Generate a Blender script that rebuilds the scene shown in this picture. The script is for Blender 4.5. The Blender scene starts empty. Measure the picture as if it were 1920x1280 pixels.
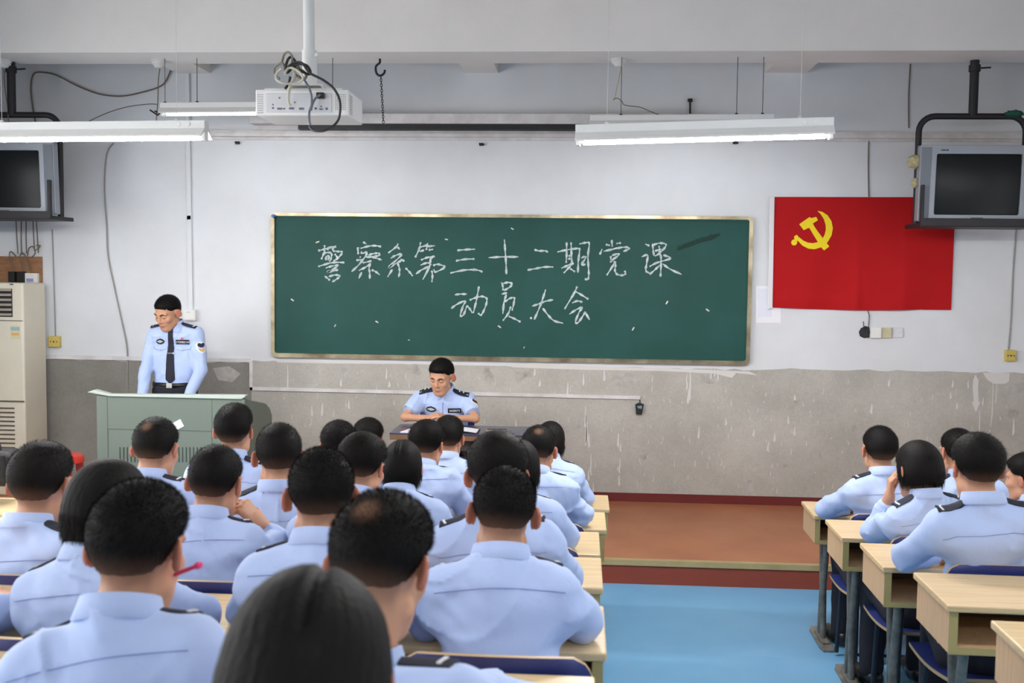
import bpy, bmesh, math, random, time
import numpy as np
from mathutils import Vector, Matrix, Euler
T0 = time.time()
R_ = math.radians
SC = bpy.context.scene
COL = SC.collection

# ------------------------------------------------------------------ camera, world, exposure
FPX = 1950.0                                   # focal length in pixels of the 1920 px wide frame
CAM = np.array([2.618, -8.66, 2.032])
_y, _p, _r = R_(3.817), R_(3.645), R_(0.679)   # turned left, tipped down, rolled
_f = np.array([-math.sin(_y)*math.cos(_p), math.cos(_y)*math.cos(_p), -math.sin(_p)])
_r0 = np.array([math.cos(_y), math.sin(_y), 0.0]); _u0 = np.cross(_r0, _f)
CR = math.cos(_r)*_r0 + math.sin(_r)*_u0
CU = -math.sin(_r)*_r0 + math.cos(_r)*_u0
CF = _f
cam = bpy.data.cameras.new('camera'); cam_o = bpy.data.objects.new('camera', cam); COL.objects.link(cam_o)
M = Matrix.Identity(4)
for i in range(3):
    M[i][0], M[i][1], M[i][2], M[i][3] = CR[i], CU[i], -CF[i], CAM[i]
cam_o.matrix_world = M
cam.sensor_width = 36.0; cam.lens = FPX*36.0/1920.0; cam.clip_start = 0.05; cam.clip_end = 100
cam.dof.use_dof = True; cam.dof.focus_distance = 7.8; cam.dof.aperture_fstop = 5.6
SC.camera = cam_o
w = bpy.data.worlds.new('world'); SC.world = w; w.use_nodes = True
bg = w.node_tree.nodes['Background']; bg.inputs[0].default_value = (0.75, 0.83, 1.0, 1); bg.inputs[1].default_value = 1.0
SC.view_settings.view_transform = 'Standard'; SC.view_settings.look = 'None'
SC.view_settings.exposure = 0.0; SC.view_settings.gamma = 1.0; SC.view_settings.use_curve_mapping = False
TUBE_POWER = 435.0          # radiance of a fluorescent tube
DAY = 40.0                 # daylight at each side window (W)

def ray(x, y): return CF + CR*(x-960)/FPX - CU*(y-640)/FPX
def aty(x, y, Y): d = ray(x, y); return CAM + d*(Y-CAM[1])/d[1]
def atz(x, y, z): d = ray(x, y); return CAM + d*(z-CAM[2])/d[2]
def depth(P): return float((np.asarray(P)-CAM) @ CF)

# ------------------------------------------------------------------ materials
def srgb(r, g, b):
    f = lambda c: (c/12.92 if c <= .04045 else ((c+.055)/1.055)**2.4)
    return (f(r/255), f(g/255), f(b/255), 1)
MATS = {}
def mat(name, col, rough=.6, metal=0., spec=.5, noise=0., nscale=20., bump=0., bscale=60., col2=None, coat=0., sheen=0., stretch=(1,1,1), emit=None):
    if name in MATS: return MATS[name]
    m = bpy.data.materials.new(name); m.use_nodes = True; nt = m.node_tree; b = nt.nodes['Principled BSDF']
    b.inputs['Base Color'].default_value = col; b.inputs['Roughness'].default_value = rough; b.inputs['Metallic'].default_value = metal
    b.inputs['Specular IOR Level'].default_value = spec
    if coat: b.inputs['Coat Weight'].default_value = coat
    if sheen: b.inputs['Sheen Weight'].default_value = sheen
    tc = nt.nodes.new('ShaderNodeTexCoord'); mp = nt.nodes.new('ShaderNodeMapping'); mp.inputs['Scale'].default_value = stretch
    nt.links.new(tc.outputs['Object'], mp.inputs[0])
    if noise or col2:
        n = nt.nodes.new('ShaderNodeTexNoise'); n.inputs['Scale'].default_value = nscale; n.inputs['Detail'].default_value = 5; n.inputs['Roughness'].default_value = .6
        nt.links.new(mp.outputs[0], n.inputs['Vector'])
        r = nt.nodes.new('ShaderNodeValToRGB'); c2 = col2 or tuple(c*(1-noise) for c in col[:3])+(1,)
        r.color_ramp.elements[0].color = c2; r.color_ramp.elements[1].color = col
        r.color_ramp.elements[0].position = .32; r.color_ramp.elements[1].position = .68
        nt.links.new(n.outputs['Fac'], r.inputs[0]); nt.links.new(r.outputs[0], b.inputs['Base Color'])
    if bump:
        n = nt.nodes.new('ShaderNodeTexNoise'); n.inputs['Scale'].default_value = bscale; n.inputs['Detail'].default_value = 4
        nt.links.new(mp.outputs[0], n.inputs['Vector'])
        bp = nt.nodes.new('ShaderNodeBump'); bp.inputs['Strength'].default_value = bump; bp.inputs['Distance'].default_value = .01
        nt.links.new(n.outputs['Fac'], bp.inputs['Height']); nt.links.new(bp.outputs[0], b.inputs['Normal'])
    if emit:
        b.inputs['Emission Color'].default_value = emit[0]; b.inputs['Emission Strength'].default_value = emit[1]
    MATS[name] = m; return m
def vcol_mat(name, rough=.6, spec=.4, bump=0., bscale=200., stretch=(1,1,1), sheen=0.):
    """base colour read from the mesh's own colour attribute (pigment of skin and hair)"""
    if name in MATS: return MATS[name]
    m = mat(name, (1,1,1,1), rough, spec=spec, bump=bump, bscale=bscale, stretch=stretch, sheen=sheen); nt = m.node_tree
    a = nt.nodes.new('ShaderNodeAttribute'); a.attribute_name = 'Col'
    nt.links.new(a.outputs['Color'], nt.nodes['Principled BSDF'].inputs['Base Color']); return m

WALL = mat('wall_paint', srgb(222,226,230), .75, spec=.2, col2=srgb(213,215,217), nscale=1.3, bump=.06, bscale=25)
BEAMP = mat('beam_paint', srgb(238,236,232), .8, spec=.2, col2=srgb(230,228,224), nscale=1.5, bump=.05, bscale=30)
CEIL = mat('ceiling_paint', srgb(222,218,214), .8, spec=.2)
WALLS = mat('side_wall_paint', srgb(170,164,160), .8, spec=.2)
TRIMW = mat('white_trim', srgb(222,220,220), .5, spec=.3, col2=srgb(196,192,190), nscale=6)
CHALK = mat('chalk', srgb(206,212,212), .9, spec=.1, col2=srgb(150,168,166), nscale=60)
ALU = mat('frame_alloy', srgb(190,180,150), .32, .85, col2=srgb(120,106,84), nscale=5)
STEEL = mat('worn_steel', srgb(140,138,130), .42, .25, col2=srgb(98,97,92), nscale=18)
DKSTEEL = mat('dark_steel', srgb(40,48,58), .45, .3)
BLACK = mat('black_plastic', srgb(26,26,28), .45)
BLACKM = mat('black_metal', srgb(38,36,40), .55, .2)
WHITEP = mat('white_plastic', srgb(226,226,222), .4)
CREAM = mat('cream_plastic', srgb(222,216,196), .45, noise=.06, nscale=4)
YELLOWP = mat('yellowed_plastic', srgb(206,184,96), .5, noise=.08, nscale=30)
LAMPM = mat('lamp_enamel', srgb(224,226,224), .4, spec=.4)
NAVY = mat('navy_cloth', srgb(26,27,44), .8, noise=.15, nscale=60)
TROUS = mat('dark_trousers', srgb(22,24,36), .85, noise=.2, nscale=30)
LEATHER = mat('black_leather', srgb(18,18,18), .35)
SKINW = mat('white_mark', srgb(232,232,232), .6)
PAPER = mat('paper', srgb(236,236,240), .8, noise=.03, nscale=8)
RED = mat('red_plastic', srgb(186,44,28), .45, noise=.15, nscale=12)
WOODB = mat('plank_board', srgb(160,118,84), .7, col2=srgb(132,92,62), nscale=9, stretch=(1,1,4))
GREENT = mat('green_tape', srgb(24,56,48), .55, spec=.2, noise=.3, nscale=40)

def blackboard_mat():
    m = mat('chalkboard', srgb(36,80,74), .5, spec=.18, col2=srgb(31,71,64), nscale=1.8, bump=.02, bscale=300)
    return m
BOARD = blackboard_mat()

def desk_mat():
    m = bpy.data.materials.new('beech_laminate'); m.use_nodes = True; nt = m.node_tree; b = nt.nodes['Principled BSDF']
    b.inputs['Roughness'].default_value = .32
    tc = nt.nodes.new('ShaderNodeTexCoord'); mp = nt.nodes.new('ShaderNodeMapping'); mp.inputs['Scale'].default_value = (1.2, 22, 22)
    n = nt.nodes.new('ShaderNodeTexNoise'); n.inputs['Scale'].default_value = 3.; n.inputs['Detail'].default_value = 6; n.inputs['Distortion'].default_value = .4
    r = nt.nodes.new('ShaderNodeValToRGB'); r.color_ramp.elements[0].color = srgb(206,176,128); r.color_ramp.elements[1].color = srgb(228,202,158)
    r.color_ramp.elements[0].position = .3; r.color_ramp.elements[1].position = .7
    nt.links.new(tc.outputs['Object'], mp.inputs[0]); nt.links.new(mp.outputs[0], n.inputs['Vector']); nt.links.new(n.outputs['Fac'], r.inputs[0]); nt.links.new(r.outputs[0], b.inputs['Base Color'])
    return m
BEECH = desk_mat()
BEECHP = mat('beech_panel', srgb(216,182,142), .5, col2=srgb(200,164,124), nscale=4, stretch=(20,20,1.5))
EDGE = mat('desk_edge_band', srgb(176,160,104), .45)
SEATB = mat('blue_plywood', srgb(38,50,112), .4, noise=.12, nscale=8)
SEATE = mat('plywood_edge', srgb(188,158,116), .5)
def shirt_mat():
    m = mat('shirt_cloth', srgb(178,196,234), .72, spec=.25, sheen=.15, bump=.12, bscale=45, stretch=(1,1,.6))
    nt = m.node_tree; b = nt.nodes['Principled BSDF']
    n = nt.nodes.new('ShaderNodeTexNoise'); n.inputs['Scale'].default_value = 300
    mx = nt.nodes.new('ShaderNodeMix'); mx.data_type = 'RGBA'
    mx.inputs[6].default_value = srgb(172,190,230); mx.inputs[7].default_value = srgb(184,202,238)
    nt.links.new(n.outputs['Fac'], mx.inputs[0]); nt.links.new(mx.outputs[2], b.inputs['Base Color'])
    return m
SHIRT = shirt_mat()
SEAM = mat('shirt_seam', srgb(120,136,190), .8)
SKIN = vcol_mat('skin', .5, .35, bump=.05, bscale=300)
SKIN.node_tree.nodes['Principled BSDF'].inputs['Subsurface Weight'].default_value = .08
SKIN.node_tree.nodes['Principled BSDF'].inputs['Subsurface Radius'].default_value = (.01,.004,.002)
HAIR = vcol_mat('hair', .6, .1, bump=.25, bscale=160, stretch=(1,1,.35))

def floor_mat():
    m = mat('blue_vinyl', srgb(118,172,208), .4, spec=.4, col2=srgb(104,160,200), nscale=1.6)
    return m
BLUEF = floor_mat()
def brown_mat():
    return mat('stage_brown', srgb(178,114,74), .34, spec=.45, col2=srgb(160,96,62), nscale=2.2)
BROWN = brown_mat()
BASEM = mat('skirting_red', srgb(104,36,34), .35, noise=.1, nscale=5)
RISER = mat('riser_red', srgb(140,62,40), .45, noise=.15, nscale=4)
def cement_mat(nm, k):
    m = bpy.data.materials.new(nm); m.use_nodes = True; nt = m.node_tree; b = nt.nodes['Principled BSDF']; b.inputs['Roughness'].default_value = .85; b.inputs['Specular IOR Level'].default_value = .2
    tc = nt.nodes.new('ShaderNodeTexCoord')
    n1 = nt.nodes.new('ShaderNodeTexNoise'); n1.inputs['Scale'].default_value = 1.6; n1.inputs['Detail'].default_value = 8; n1.inputs['Roughness'].default_value = .65
    n2 = nt.nodes.new('ShaderNodeTexNoise'); n2.inputs['Scale'].default_value = 60; n2.inputs['Detail'].default_value = 3
    r = nt.nodes.new('ShaderNodeValToRGB'); e = r.color_ramp.elements
    e[0].position = .28; e[0].color = srgb(166*k,163*k,154*k); e[1].position = .7; e[1].color = srgb(194*k,191*k,183*k)
    nt.links.new(tc.outputs['Object'], n1.inputs['Vector']); nt.links.new(tc.outputs['Object'], n2.inputs['Vector']); nt.links.new(n1.outputs['Fac'], r.inputs[0])
    mx = nt.nodes.new('ShaderNodeMix'); mx.data_type = 'RGBA'; mx.blend_type = 'MULTIPLY'; mx.inputs[0].default_value = .2
    r2 = nt.nodes.new('ShaderNodeValToRGB'); r2.color_ramp.elements[0].position = .35; r2.color_ramp.elements[0].color = (.6,.6,.6,1); r2.color_ramp.elements[1].position = .6
    nt.links.new(n2.outputs['Fac'], r2.inputs[0]); nt.links.new(r.outputs[0], mx.inputs[6]); nt.links.new(r2.outputs[0], mx.inputs[7])
    # dark grime spots
    n3 = nt.nodes.new('ShaderNodeTexNoise'); n3.inputs['Scale'].default_value = 4.5; n3.inputs['Detail'].default_value = 6
    r3 = nt.nodes.new('ShaderNodeValToRGB'); r3.color_ramp.elements[0].position = .64; r3.color_ramp.elements[0].color = (1,1,1,1); r3.color_ramp.elements[1].position = .8; r3.color_ramp.elements[1].color = (.45,.42,.4,1)
    nt.links.new(tc.outputs['Object'], n3.inputs['Vector']); nt.links.new(n3.outputs['Fac'], r3.inputs[0])
    mx2 = nt.nodes.new('ShaderNodeMix'); mx2.data_type = 'RGBA'; mx2.blend_type = 'MULTIPLY'; mx2.inputs[0].default_value = 1
    nt.links.new(mx.outputs[2], mx2.inputs[6]); nt.links.new(r3.outputs[0], mx2.inputs[7]); nt.links.new(mx2.outputs[2], b.inputs['Base Color'])
    bp = nt.nodes.new('ShaderNodeBump'); bp.inputs['Strength'].default_value = .15; bp.inputs['Distance'].default_value = .01
    nt.links.new(n2.outputs['Fac'], bp.inputs['Height']); nt.links.new(bp.outputs[0], b.inputs['Normal'])
    return m
CEMENT = cement_mat('bare_cement', 1.); CEMENTD = cement_mat('dark_cement', .76)
DRIP = mat('paint_drip', srgb(212,210,206), .7)
SMEAR = mat('paint_smear', srgb(186,184,178), .8, col2=srgb(160,156,150), nscale=14)
TUBE = mat('lit_tube', (1,1,1,1), .4, emit=((1,.985,.985,1), TUBE_POWER))
TUBEO = mat('lit_tube_old', (1,1,1,1), .4, emit=((1,.985,.985,1), TUBE_POWER*.03))
TUBES = mat('lit_tube_side', (1,1,1,1), .4, emit=((1,.985,.985,1), TUBE_POWER*.22))
TUBER = mat('lit_tube_rear', (1,1,1,1), .4, emit=((1,.985,.985,1), TUBE_POWER*.27))
GLASSD = mat('dark_screen', srgb(22,27,28), .25, spec=.2)
TVGREY = mat('tv_silver', srgb(150,156,164), .4, .3)
LECT = mat('lectern_paint', srgb(106,115,104), .45, spec=.4)
LECTT = mat('lectern_top', srgb(178,188,176), .4)
TABLE = mat('table_top', srgb(52,54,84), .3, coat=.3)
TABLEE = mat('table_edge', srgb(108,78,52), .5)

# ------------------------------------------------------------------ mesh helpers
class G:
    """collects vertices and faces for ONE mesh object"""
    def __init__(s): s.v = []; s.f = []; s.m = []
    def add(s, v, f, mi=0):
        o = len(s.v); s.v += [tuple(map(float, p)) for p in v]; s.f += [tuple(o+i for i in q) for q in f]; s.m += [mi]*len(f); return s
    def box(s, c, d, rot=None, mi=0):
        hx, hy, hz = d[0]/2, d[1]/2, d[2]/2
        v = [Vector((x, y, z)) for x in (-hx, hx) for y in (-hy, hy) for z in (-hz, hz)]
        if rot is not None: v = [rot @ p for p in v]
        v = [p + Vector(c) for p in v]
        return s.add(v, [(0,1,3,2),(4,6,7,5),(0,4,5,1),(2,3,7,6),(0,2,6,4),(1,5,7,3)], mi)
    def bb(s, a, b, mi=0):
        return s.box([(a[i]+b[i])/2 for i in range(3)], [abs(b[i]-a[i]) for i in range(3)], None, mi)
    def tube(s, pts, r, n=10, mi=0, cap=True, sx=1.0):
        pts = [Vector(p) for p in pts]; rs = r if hasattr(r, '__len__') else [r]*len(pts)
        v = []; f = []; up = Vector((0, 0, 1)); prev = None
        for i, p in enumerate(pts):
            t = (pts[min(i+1, len(pts)-1)] - pts[max(i-1, 0)]).normalized()
            if prev is None:
                a = t.cross(up) if abs(t.dot(up)) < .95 else t.cross(Vector((1, 0, 0)))
            else: a = prev - t*prev.dot(t)
            a.normalize(); b = t.cross(a); prev = a
            for k in range(n):
                th = 2*math.pi*k/n; v.append(p + a*math.cos(th)*rs[i]*sx + b*math.sin(th)*rs[i])
        for i in range(len(pts)-1):
            for k in range(n): f.append((i*n+k, i*n+(k+1)%n, (i+1)*n+(k+1)%n, (i+1)*n+k))
        if cap: f.append(tuple(range(n))[::-1]); f.append(tuple((len(pts)-1)*n+k for k in range(n)))
        return s.add(v, f, mi)
    def lathe(s, prof, c=(0,0,0), n=24, mi=0, axis='z'):
        v = []; f = []
        for r, z in prof:
            for k in range(n):
                a = 2*math.pi*k/n; p = (r*math.cos(a), r*math.sin(a), z)
                if axis == 'y': p = (p[0], p[2], p[1])
                v.append((p[0]+c[0], p[1]+c[1], p[2]+c[2]))
        for i in range(len(prof)-1):
            for k in range(n): f.append((i*n+k, i*n+(k+1)%n, (i+1)*n+(k+1)%n, (i+1)*n+k))
        f.append(tuple(range(n))[::-1]); f.append(tuple((len(prof)-1)*n+k for k in range(n)))
        return s.add(v, f, mi)
    def prism(s, poly, org, ux, uy, thick, mi=0):
        """polygon in the plane (org, ux, uy), pushed along ux x uy by thick"""
        org, ux, uy = Vector(org), Vector(ux), Vector(uy); nrm = ux.cross(uy).normalized()*thick; n = len(poly)
        a = [org + ux*p[0] + uy*p[1] for p in poly]; v = a + [p + nrm for p in a]
        f = [tuple(range(n))[::-1], tuple(range(n, 2*n))] + [(i, (i+1)%n, n+(i+1)%n, n+i) for i in range(n)]
        return s.add(v, f, mi)
    def ribbon(s, pts, wd, org, ux, uy, off, mi=0):
        """flat brush stroke on a plane: polyline with width"""
        nrm = Vector(ux).cross(Vector(uy)).normalized()*off
        P = [Vector(p) for p in pts]; v = []; f = []
        for i, p in enumerate(P):
            t = (P[min(i+1, len(P)-1)] - P[max(i-1, 0)]); t = t.normalized() if t.length > 1e-9 else Vector((1, 0))
            nn = Vector((-t.y, t.x)); ww = wd[i] if hasattr(wd, '__len__') else wd
            if i in (0, len(P)-1): ww *= .7
            for sgn in (1, -1):
                q = p + nn*ww*.5*sgn; v.append(Vector(org) + Vector(ux)*q.x + Vector(uy)*q.y + nrm)
        for i in range(len(P)-1): f.append((2*i, 2*i+1, 2*i+3, 2*i+2))
        return s.add(v, f, mi)
    def build(s, name, mats, parent=None, smooth=None, bevel=0., loc=None, kind=None):
        me = bpy.data.meshes.new(name); me.from_pydata(s.v, [], s.f)
        for m in (mats if isinstance(mats, (list, tuple)) else [mats]): me.materials.append(m)
        if len(set(s.m)) > 1 or (s.m and s.m[0]): me.polygons.foreach_set('material_index', s.m)
        bm = bmesh.new(); bm.from_mesh(me); bmesh.ops.recalc_face_normals(bm, faces=bm.faces); bm.to_mesh(me); bm.free()
        me.update()
        if smooth is not None:
            me.polygons.foreach_set('use_smooth', [True]*len(me.polygons)); me.set_sharp_from_angle(angle=R_(smooth))
        o = bpy.data.objects.new(name, me); COL.objects.link(o)
        if bevel:
            b = o.modifiers.new('edge', 'BEVEL'); b.width = bevel; b.segments = 2; b.limit_method = 'ANGLE'; b.angle_limit = R_(40)
        if loc is not None: o.location = loc
        if parent is not None: o.parent = parent
        if kind: o['kind'] = kind
        return o
def tag(o, label, cat, group=None, kind=None):
    o['label'] = label; o['category'] = cat
    if group: o['group'] = group
    if kind: o['kind'] = kind
    return o
def empty(name, loc, rz=0.):
    o = bpy.data.objects.new(name, None); COL.objects.link(o); o.location = loc; o.rotation_euler = (0, 0, rz); o.empty_display_size = .1; return o
def copy_tree(o, parent=None):
    c = o.copy(); COL.objects.link(c); c.parent = parent
    for ch in list(o.children): copy_tree(ch, c)
    return c
def struct(o, label=None):
    o['kind'] = 'structure'
    if label: o['label'] = label
    return o
def smooth_path(pts, n=6):
    """Catmull-Rom through the points"""
    P = [Vector(p) for p in pts]; out = []
    for i in range(len(P)-1):
        p0, p1, p2, p3 = P[max(i-1, 0)], P[i], P[i+1], P[min(i+2, len(P)-1)]
        for k in range(n):
            t = k/n; out.append(.5*((2*p1) + (p2-p0)*t + (2*p0-5*p1+4*p2-p3)*t*t + (3*p1-p0-3*p2+p3)*t**3))
    out.append(P[-1]); return out
X3, Y3, Z3 = Vector((1,0,0)), Vector((0,1,0)), Vector((0,0,1))

# ------------------------------------------------------------------ room shell
XL, XR, YB, ZC, PZ, PY = -2.55, 6.75, -11.5, 4.15, .156, -1.83
RISE = .09
LPX = [(1140,928),(1134,960),(1123,997),(1127,1045),(1132,1135.5),(1115,1267)]
RPX = [(1502.5,939),(1547,973),(1612,1017),(1712,1072),(1857,1162)]
LD = [atz(x, y, .75+RISE*i) for i, (x, y) in enumerate(LPX)]      # far right corners of the left desks
RD = [atz(x, y, .75+RISE*i) for i, (x, y) in enumerate(RPX)]      # far left corners of the right desks
LD.append(np.array([2.64, LD[5][1]-.78, .75+RISE*6]))
FAR = [float(p[1]) for p in LD]
STEP = [FAR[i]+.09 for i in range(1, 7)] + [FAR[6]-.8]
def floor_z(row): return RISE*(row-1)

g = G(); g.bb((XL-.2, 0, 0), (XR+.2, .2, ZC))
struct(g.build('wall_front', WALL))
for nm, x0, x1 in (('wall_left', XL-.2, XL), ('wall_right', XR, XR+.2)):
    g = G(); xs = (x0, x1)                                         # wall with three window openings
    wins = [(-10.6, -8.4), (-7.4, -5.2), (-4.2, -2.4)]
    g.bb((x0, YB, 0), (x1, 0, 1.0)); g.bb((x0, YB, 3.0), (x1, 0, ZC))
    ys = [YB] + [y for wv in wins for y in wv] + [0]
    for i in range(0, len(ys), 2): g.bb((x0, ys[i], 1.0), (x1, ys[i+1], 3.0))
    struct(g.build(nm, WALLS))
    for k, (ya, yb) in enumerate(wins):
        xm = (x0+x1)/2; f = G()
        for yy in (ya+.03, (ya+yb)/2, yb-.03): f.bb((xm-.03, yy-.03, 1.0), (xm+.03, yy+.03, 3.0))
        for zz in (1.03, 2.4, 2.97): f.bb((xm-.03, ya, zz-.03), (xm+.03, yb, zz+.03))
        wn = struct(f.build('window_%d' % (k+1 + (3 if nm == 'wall_right' else 0)), WHITEP))
        la = bpy.data.lights.new('daylight', 'AREA'); la.shape = 'RECTANGLE'; la.size = yb-ya; la.size_y = 2.0; la.energy = DAY*(2.6 if nm == 'wall_left' else .5); la.color = (1,.97,.95)
        lo = bpy.data.objects.new('daylight', la); COL.objects.link(lo)
        sx = -1 if nm == 'wall_left' else 1
        lo.location = ((x0 if sx < 0 else x1)+sx*.15, (ya+yb)/2, 2.0); lo.rotation_euler = (R_(90), 0, R_(-90) if sx < 0 else R_(90))
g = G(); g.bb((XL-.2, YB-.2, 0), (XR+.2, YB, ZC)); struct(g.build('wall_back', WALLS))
g = G(); g.bb((XL-.2, YB-.2, ZC), (XR+.2, .2, ZC+.15)); struct(g.build('ceiling', CEIL))
g = G(); g.bb((XL-.2, YB-.2, -.2), (XR+.2, .2, 0))
ed = STEP + [YB-.2]
for i in range(7): g.bb((XL, STEP[i], RISE*i+.0005), (XR, YB, RISE*(i+1)))
struct(g.build('floor', BLUEF))
g = G(); g.bb((XL, PY, 0), (XR, 0, PZ)); struct(g.build('floor_stage', BROWN))
g = G(); g.bb((XL, PY-.012, 0), (XR, PY-.0005, PZ-.032)); struct(g.build('trim_1', RISER))
g = G(); g.bb((XL, PY-.02, PZ-.03), (XR, PY+.03, PZ+.006)); struct(g.build('trim_2', mat('brass_strip', srgb(196,174,122), .4, .3, noise=.2, nscale=6)))
g = G(); g.bb((XL, -.018, PZ), (XR, 0, PZ+.072)); struct(g.build('baseboard_front', BASEM))
# concrete beams under the ceiling
g = G(); g.bb((XL, -.83, 3.69), (XR, -.40, ZC)); struct(g.build('trim_3', BEAMP))
for k, (xa, xb) in enumerate(((-.80, -.52), (1.62, 1.90), (4.07, 4.40))):
    g = G(); g.bb((xa, -.40, 3.69), (xb, 0, ZC)); struct(g.build('trim_%d' % (k+4), BEAMP))
    g = G(); g.bb((xa, YB, 3.83), (xb, -5.2, ZC)); struct(g.build('trim_%d' % (k+7), BEAMP))
g = G(); g.bb((XL, -.045, 3.165), (XR, 0, 3.195)); g.bb((XL, -.03, 3.195), (XR, 0, 3.215)); g.bb((XL, -.012, 3.14), (XR, 0, 3.165))
struct(g.build('trim_10', TRIMW))

# bare cement dado with drips and smears of white paint
def wv(x, y): p = aty(x, y, 0); return (p[0], p[2])
rnd = random.Random(5)
g = G(); topz = []
N = 120
for i in range(N+1):
    x = XL + (XR-XL)*i/N
    topz.append((x, (1.262 if x < -.18 else 1.278) + rnd.uniform(-.008, .006) + (.014 if x > 4.2 else 0)))
lo_ = [q for q in topz if q[0] < -.18]; hi_ = [q for q in topz if q[0] >= -.18]
g.prism([(-.18, PZ+.072), (XL, PZ+.072)] + lo_ + [(-.18, 1.262)], (0, -.004, 0), X3, Z3, .004, 3)
g.prism([(XR, PZ+.072), (-.18, PZ+.072), (-.18, 1.278)] + hi_, (0, -.004, 0), X3, Z3, .004, 0)
def drip(x, z, l, wd, mi=1):
    pts = [(x, z), (x+rnd.uniform(-.004, .004), z-l*.4), (x+rnd.uniform(-.005, .005), z-l*.8), (x+rnd.uniform(-.006, .006), z-l)]
    g.ribbon(pts, [wd*.5, wd*.8, wd*1.2, wd*.9], (0, 0, 0), X3, Z3, .0092, mi)
for k in range(640):                                                # fine splashes all over
    x = rnd.uniform(-.1, XR); z = rnd.uniform(.26, 1.25)
    dens = .35 + .65*math.exp(-((x-3.9)/1.2)**2) + .5*math.exp(-((x-1.0)/.8)**2) + .3*math.exp(-((x-5.9)/.6)**2)
    if rnd.random() < dens*.62: drip(x, z, rnd.choice((.012, .02, .03, .04, .06)), rnd.uniform(.003, .0055))
for (px, py, l, wd) in ((1094,700,22,4),(1133,690,24,4),(1065,716,26,4),(1098,760,40,4),(1101,790,40,5),(1104,812,26,5),(1099,775,60,4),(1108,850,40,4),(1112,905,30,4),(1104,880,20,5),(1160,812,26,5),(1164,830,16,4),(1162,860,26,4),(1161,890,20,4),
        (1294,690,60,4),(1291,730,26,5),(1288,700,30,3),(1310,800,22,4),(1334,690,20,3),(1340,690,16,3),(1346,690,22,3),(1361,783,14,4),(1413,805,12,5),(1440,830,16,4),(1452,813,14,5),(1478,780,14,4),(1490,800,16,4),
        (540,683,46,3),(640,710,14,4),(585,760,20,4),(605,755,24,5),(655,750,16,4),(725,690,20,3),(730,715,10,5),(968,785,18,4),(985,760,12,4),(1003,690,14,4),(1012,712,12,5),
        (1666,712,12,5),(1634,757,18,6),(1786,712,14,4),(1782,735,12,4),(1815,712,16,3),(1794,754,12,4),(1862,690,110,2),(1868,716,40,2),(1836,770,60,3),(1843,745,14,3),(1900,785,30,5),(1490,740,10,5)):
    p = wv(px, py); q = wv(px, py+l); drip(p[0], p[1], p[1]-q[1], wd*.0032)
def blob(pts, mi=2, off=.0078):
    g.prism([wv(*p) for p in pts], (0, -off, 0), X3, Z3, .001, mi)
blob([(1828,702),(1834,712),(1833,730),(1834,752),(1837,754),(1829,772),(1822,755),(1825,751),(1823,728),(1824,712)], 1)
blob([(1842,698),(1892,699),(1891,714),(1884,719),(1862,719),(1850,711)], 1)
blob([(1150,702),(1180,698),(1197,708),(1190,718),(1160,724),(1146,716)], 2)
blob([(1880,725),(1920,715),(1920,738),(1890,740)], 2)
blob([(1310,700),(1350,702),(1348,716),(1330,720),(1314,714)], 2)
blob([(400,690),(430,686),(452,700),(436,716),(410,712)], 2)
blob([(640,690),(655,684),(658,710),(646,714)], 2)
blob([(1393,895),(1410,900),(1416,926),(1405,930)], 2)
blob([(955,683),(1000,680),(1130,687),(1250,690),(1405,696),(1420,703),(1380,699),(1372,708),(1340,700),(1240,695),(1100,693),(1010,690),(960,688)], 1)
blob([(520,676),(760,679),(955,683),(950,686),(760,682),(620,681),(520,679)], 1)
struct(g.build('trim_11', [CEMENT, DRIP, SMEAR, CEMENTD]))
g = G(); g.bb((XL, -.02, 1.266), (-.19, 0, 1.298)); struct(g.build('trim_12', TRIMW))

# ------------------------------------------------------------------ blackboard and what is stuck on it
BX0, BX1, BZ0, BZ1 = 0., 4., 1.316, 2.532
bbd = tag(empty('blackboard', (2, 0, BZ0)), 'long green chalkboard with alloy frame and two lines of chalk writing', 'blackboard')
L = Vector((2, 0, BZ0))
g = G(); g.bb((BX0+.02-2, -.022, .03), (BX1-.02-2, -.004, BZ1-BZ0-.02)); g.build('board_panel', BOARD, bbd)
def rrect(x0, z0, x1, z1, r, n=5):
    out = []
    for cx, cz, a0 in ((x1-r, z1-r, 0), (x0+r, z1-r, 90), (x0+r, z0+r, 180), (x1-r, z0+r, 270)):
        for k in range(n+1):
            a = R_(a0+90*k/n); out.append((cx+r*math.cos(a), cz+r*math.sin(a)))
    return out
def ring(g, o, i, y0, y1, mi=0):
    n = len(o); v = [(p[0], y0, p[1]) for p in o] + [(p[0], y0, p[1]) for p in i] + [(p[0], y1, p[1]) for p in o] + [(p[0], y1, p[1]) for p in i]
    f = []
    for k in range(n):
        j = (k+1) % n
        f += [(k, j, n+j, n+k), (2*n+k, 3*n+k, 3*n+j, 2*n+j), (k, 2*n+k, 2*n+j, j), (n+k, n+j, 3*n+j, 3*n+k)]
    return g.add(v, f, mi)
g = G(); ring(g, rrect(-2, 0, 2, BZ1-BZ0, .045), rrect(-1.968, .036, 1.968, BZ1-BZ0-.026, .02), -.042, -.001)
g.build('board_frame', ALU, bbd, smooth=35)
g = G(); g.bb((-1.97, -.05, .028), (1.97, -.04, .036)); g.build('chalk_ledge', ALU, bbd)
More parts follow.
